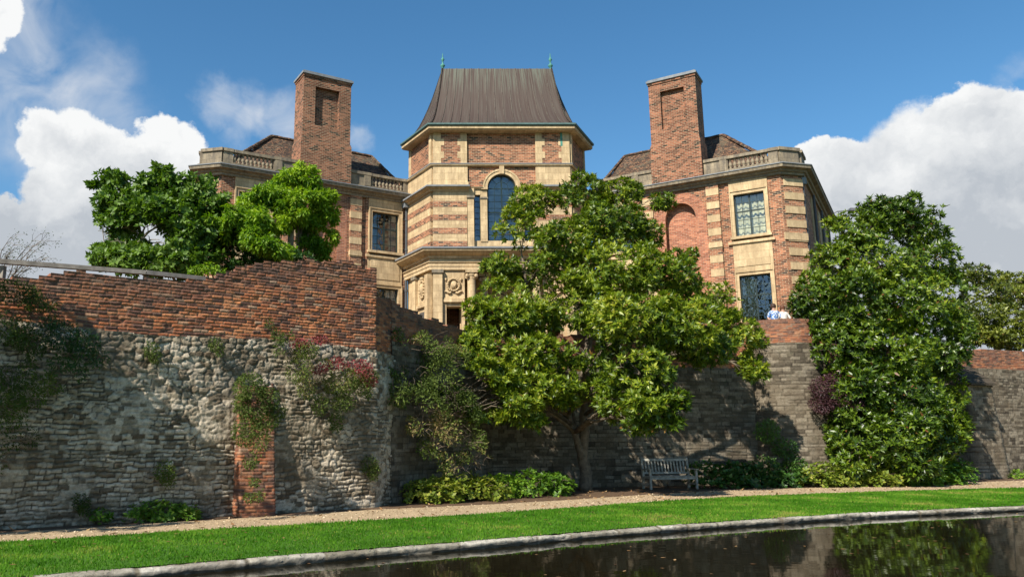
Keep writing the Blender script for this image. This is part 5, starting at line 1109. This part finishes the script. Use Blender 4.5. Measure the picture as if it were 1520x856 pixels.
# ------------------------------------------------------------------ grass blades and fallen leaves
def inpoly(x, y, poly):
    c = np.zeros(len(x), bool); P = np.array(poly); j = len(P) - 1
    for i in range(len(P)):
        k = ((P[i, 1] > y) != (P[j, 1] > y)) & (x < (P[j, 0] - P[i, 0])*(y - P[i, 1])/(P[j, 1] - P[i, 1] + 1e-12) + P[i, 0]); c ^= k; j = i
    return c
def grass():
    rng = np.random.default_rng(9); n = 900000; x = rng.uniform(-10, 24, n); y = rng.uniform(6, 30, n)
    poly = [(a - .01, b + .0) for a, b in KERB] + GRED[::-1]; k = inpoly(x + rng.normal(0, .05, n), y + rng.normal(0, .06, n), poly); x, y = x[k], y[k]
    dist = np.hypot(x, y); k = rng.random(len(x)) < np.clip(1.25 - dist/38, .35, 1); x, y = x[k], y[k]; n = len(x)
    h = rng.uniform(.022, .048, n)*(.8 + .5*vn2(x, y, 1.3)); a = rng.uniform(0, 6.28, n); wd = .006*np.clip(np.hypot(x, y)/9, 1, 3); ln = rng.normal(0, .35, (n, 2))*h[:, None]
    V = np.empty((n, 3, 3)); V[:, 0] = np.stack([x - np.cos(a)*wd, y - np.sin(a)*wd, np.full(n, .018)], 1); V[:, 1] = np.stack([x + np.cos(a)*wd, y + np.sin(a)*wd, np.full(n, .018)], 1)
    V[:, 2] = np.stack([x + ln[:, 0], y + ln[:, 1], .02 + h], 1); t = np.clip(.25*rng.random(n) + 1.1*fbm(x, y, 1.4, 4) - .22 + 1.3*np.clip(fbm(x + 30, y, .45, 4) - .52, 0, 1) + (rng.random(n) < .03)*.6, 0, 1)
    t = np.repeat(t, 3); o = link('grass_blades', quick_mesh('grass_blades', V.reshape(-1, 3), np.arange(3*n).reshape(-1, 3), np.stack([t]*3, 1)), M['blades']); tag(o, 'short mown grass of the bank between gravel path and moat', 'grass', kind='stuff')
    n = 2600; x = rng.uniform(-9, 22, n); y = rng.uniform(13, 31, n); k = inpoly(x, y, GRED + [(30, 36), (14, 29), (2, 25), (-1, 20.2), (-9, 14.6)]); x, y = x[k], y[k]; n = len(x)
    w_ = rng.random(n) < np.clip(np.exp(-((x - 6)/4.5)**2) + .18, 0, 1); x, y = x[w_], y[w_]; n = len(x)
    P = np.stack([x, y, np.full(n, .012)], 1); D = unit(np.stack([rng.normal(size=n), rng.normal(size=n), rng.uniform(0, .3, n)], 1)); Nn = unit(np.stack([rng.normal(0, .3, n), rng.normal(0, .3, n), np.ones(n)], 1)); L = rng.uniform(.08, .16, n)
    o = link('leaf_litter', leaf_mesh('leaf_litter', P, D, Nn, L, L*.45, rng.random(n), -.1), M['dead']); tag(o, 'brown fallen leaves scattered along the path under the magnolia', 'fallen leaves', kind='stuff')
    for nm, zc, cnt, pl, lb in (('lawn_leaves', .055, 420, KERB + GRED[::-1], 'scattered brown leaves on the lawn'), ('floating_leaves', -.094, 260, KERB + [(30, 2), (-14, 2)], 'small brown leaves floating on the moat')):
        x = rng.uniform(-9, 22, cnt*6); y = rng.uniform(7, 27, cnt*6); k = inpoly(x, y, pl); x, y = x[k][:cnt], y[k][:cnt]; q = len(x)
        P = np.stack([x, y, np.full(q, zc)], 1); D = unit(np.stack([rng.normal(size=q), rng.normal(size=q), np.full(q, .02)], 1)); L = rng.uniform(.05, .11, q)
        o = link(nm, leaf_mesh(nm, P, D, np.tile([0, 0, 1.], (q, 1)), L, L*.45, rng.random(q)*.8, 0.0), M['dead']); tag(o, lb, 'fallen leaves', kind='stuff')
    n = 60000; x = rng.uniform(-10, 24, n); y = rng.uniform(11, 33, n); e = rng.normal(0, .12, (2, n)); k = inpoly(x + e[0], y + e[1], GRED + WALLB[::-1]); x, y = x[k], y[k]; n = len(x)
    P = np.stack([x, y, np.full(n, .004)], 1); L = rng.uniform(.02, .05, n); D = unit(np.stack([rng.normal(size=n), rng.normal(size=n), rng.uniform(.1, .5, n)], 1)); Nn = unit(np.stack([rng.normal(0, .5, n), rng.normal(0, .5, n), np.ones(n)], 1))
    o = link('loose_gravel', leaf_mesh('loose_gravel', P, D, Nn, L, L*.8, rng.random(n), .3), M['grit']); tag(o, 'loose pale gravel scattered over the path', 'gravel', kind='stuff')
grass()

# ------------------------------------------------------------------ bench
def bench():
    c = np.array([7.95, 26.7]); ang = R(12); d = np.array([math.cos(ang), math.sin(ang)]); n = np.array([d[1], -d[0]])
    o = empty('park_bench', (c[0], c[1], 0), 'weathered grey slatted wooden bench with armrests in the shade of the magnolia', 'bench')
    fr = Fr(c, d, n); W2 = .83; wm = M['old_wood']
    for s_ in (-1, 1):
        a = s_*W2
        q = MB(); fr.box(q, a - .035, a + .035, 0, .62, .22, .29); q.build('leg', wm, o)
        q = MB()
        q.hexa([fr.p(a - .035, 0, -.30), fr.p(a + .035, 0, -.30), fr.p(a + .035, 0, -.23), fr.p(a - .035, 0, -.23)], [fr.p(a - .035, .45, -.27), fr.p(a + .035, .45, -.27), fr.p(a + .035, .45, -.20), fr.p(a - .035, .45, -.20)])
        q.hexa([fr.p(a - .035, .45, -.27), fr.p(a + .035, .45, -.27), fr.p(a + .035, .45, -.20), fr.p(a - .035, .45, -.20)], [fr.p(a - .035, 1.0, -.38), fr.p(a + .035, 1.0, -.38), fr.p(a + .035, 1.0, -.31), fr.p(a - .035, 1.0, -.31)]); q.build('leg', wm, o)
        q = MB(); fr.box(q, a - .05, a + .05, .62, .655, -.28, .33); q.build('armrest', wm, o)
        q = MB(); fr.box(q, a - .025, a + .025, .14, .19, -.24, .22); fr.box(q, a - .025, a + .025, .34, .40, -.22, .22); q.build('side_rail', wm, o)
    q = MB()
    for k in range(6): b = -.19 + k*.082; fr.box(q, -W2 + .036, W2 - .036, .40, .425, b, b + .066)
    fr.box(q, -W2 + .036, W2 - .036, .32, .398, .24, .265); q.build('seat', wm, o)
    q = MB()
    def sl(a0, a1, z0, z1, t0, t1):
        f = lambda z: -.235 - .11*(z - .45)/.55
        q.hexa([fr.p(a0, z0, f(z0) - t0), fr.p(a1, z0, f(z0) - t0), fr.p(a1, z0, f(z0) + t1), fr.p(a0, z0, f(z0) + t1)], [fr.p(a0, z1, f(z1) - t0), fr.p(a1, z1, f(z1) - t0), fr.p(a1, z1, f(z1) + t1), fr.p(a0, z1, f(z1) + t1)])
    sl(-W2 + .036, W2 - .036, .90, .98, .02, .02); sl(-W2 + .036, W2 - .036, .48, .54, .018, .018)
    for k in range(13): a = -W2 + .13 + k*(2*W2 - .26)/12; sl(a - .022, a + .022, .54, .90, .008, .008)
    q.build('backrest', wm, o)
bench()
# ------------------------------------------------------------------ timber rail on the wall top
def rail():
    o = empty('timber_rail', (-7.5, 16.2, 4.5), 'weathered grey timber handrail on short posts above the left wall', 'railing')
    P = [(-13, 12.0, 5.05), (-8.95, 15.25, 5.16), (-6.35, 16.95, 5.27), (-5.25, 17.9, 5.32)]
    for i in range(3):
        q = MB(); a, b = np.array(P[i]), np.array(P[i+1]); d = (b - a)/np.linalg.norm(b - a); s = np.array([-d[1], d[0], 0])*.06; u = np.array([0, 0, .055]); a = a + d*.004; b = b - d*.004
        q.hexa([a - s - u, b - s - u, b + s - u, a + s - u], [a - s + u*.7, b - s + u*.6, b + s + u*.6, a + s + u*.7]); q.build('handrail', M['rail_wood'], o)
    for (x, y, z) in ((-12, 12.8, 5.0), (-8.72, 15.42, 5.08), (-6.35, 16.97, 5.18)):
        q = MB(); q.box(x - .06, x + .06, y + .0, y + .12, 4.3, z); q.build('post', M['rail_wood'], o)
rail()
# ------------------------------------------------------------------ people behind the bastion parapet
def person(x, y, z, h, shirt, hair, label, lean):
    S = h/1.7; bx = lambda a, b, c: (x + a*S, y + b*S, z + c*S)
    J = [(0, 0, .95, .15), (0, 0, 1.12, .135), (0, .0, 1.32, .155), (0, .0, 1.44, .09), (0, -.01, 1.50, .055), (0, -.01, 1.56, .075), (0, -.015, 1.64, .088), (0, -.01, 1.71, .05),
         (-.17, 0, 1.39, .06), (-.27, -.05, 1.15, .045), (-.20, -.24, 1.02, .036), (-.19, -.32, 1.02, .034), (.17, 0, 1.39, .06), (.27, -.05, 1.15, .045), (.20, -.24, 1.02, .036), (.19, -.32, 1.02, .034),
         (-.10, 0, .86, .10), (-.11, 0, .48, .065), (-.11, .02, .08, .045), (-.11, -.12, .04, .04), (.10, 0, .86, .10), (.11, 0, .48, .065), (.11, .02, .08, .045), (.11, -.12, .04, .04)]
    E = [(0, 1), (1, 2), (2, 3), (3, 4), (4, 5), (5, 6), (6, 7), (3, 8), (8, 9), (9, 10), (10, 11), (3, 12), (12, 13), (13, 14), (14, 15), (0, 16), (16, 17), (17, 18), (18, 19), (0, 20), (20, 21), (21, 22), (22, 23)]
    root = empty('person', (x, y, z), label, 'person', 'visitors behind the bastion parapet')
    def skin(name, idx, edges, grow, mat):
        me = bpy.data.meshes.new(name); mp = {k: i for i, k in enumerate(idx)}
        me.from_pydata([bx(*J[k][:3]) for k in idx], [(mp[a], mp[b]) for a, b in edges], []); ob = bpy.data.objects.new(name, me); col.objects.link(ob)
        ob.modifiers.new('skin', 'SKIN'); sb = ob.modifiers.new('sub', 'SUBSURF'); sb.levels = 1; sb.render_levels = 1
        for i, k in enumerate(idx): me.skin_vertices[0].data[i].radius = (J[k][3]*S*grow*1.05, J[k][3]*S*grow*.85)
        me.skin_vertices[0].data[0].use_root = True
        dg = bpy.context.evaluated_depsgraph_get(); dg.update(); m2 = bpy.data.meshes.new_from_object(ob.evaluated_get(dg)); bpy.data.objects.remove(ob)
        for p in m2.polygons: p.use_smooth = True
        m2.materials.clear(); return link(name, m2, mat, root)
    skin('body', list(range(24)), E, 1.0, M['skin'])
    skin('shirt', [0, 1, 2, 3, 8, 9, 12, 13], [(0, 1), (1, 2), (2, 3), (3, 4 + 4), (8, 9), (3, 12), (12, 13)], 1.16, shirt)
    skin('trousers', [0, 16, 17, 18, 20, 21, 22], [(0, 16), (16, 17), (17, 18), (0, 20), (20, 21), (21, 22)], 1.2, M['trousers'])
    q = MB(); c = bx(0, .02, 1.64); q.lathe(c, [(.05*S, -.12*S), (.095*S, -.06*S), (.108*S, 0), (.10*S, .06*S), (.065*S, .105*S), (0, .125*S)], 12); q.build('hair', hair, root, smooth=True)
person(13.62, 30.6, 5.14, 1.72, M['shirt'], M['hair2'], 'person in a blue and white patterned shirt leaning by the bastion parapet', 0)
person(13.98, 30.6, 5.14, 1.66, M['shirt_w'], M['hair1'], 'person with auburn hair and a white top beside the blue shirt', 0)
sheet('bastion_floor', [(12.0, 30.0), (13.2, 29.2), (14.6, 29.6), (15.2, 32.4), (15.0, 34), (11.5, 34)], 5.14, M['path'])
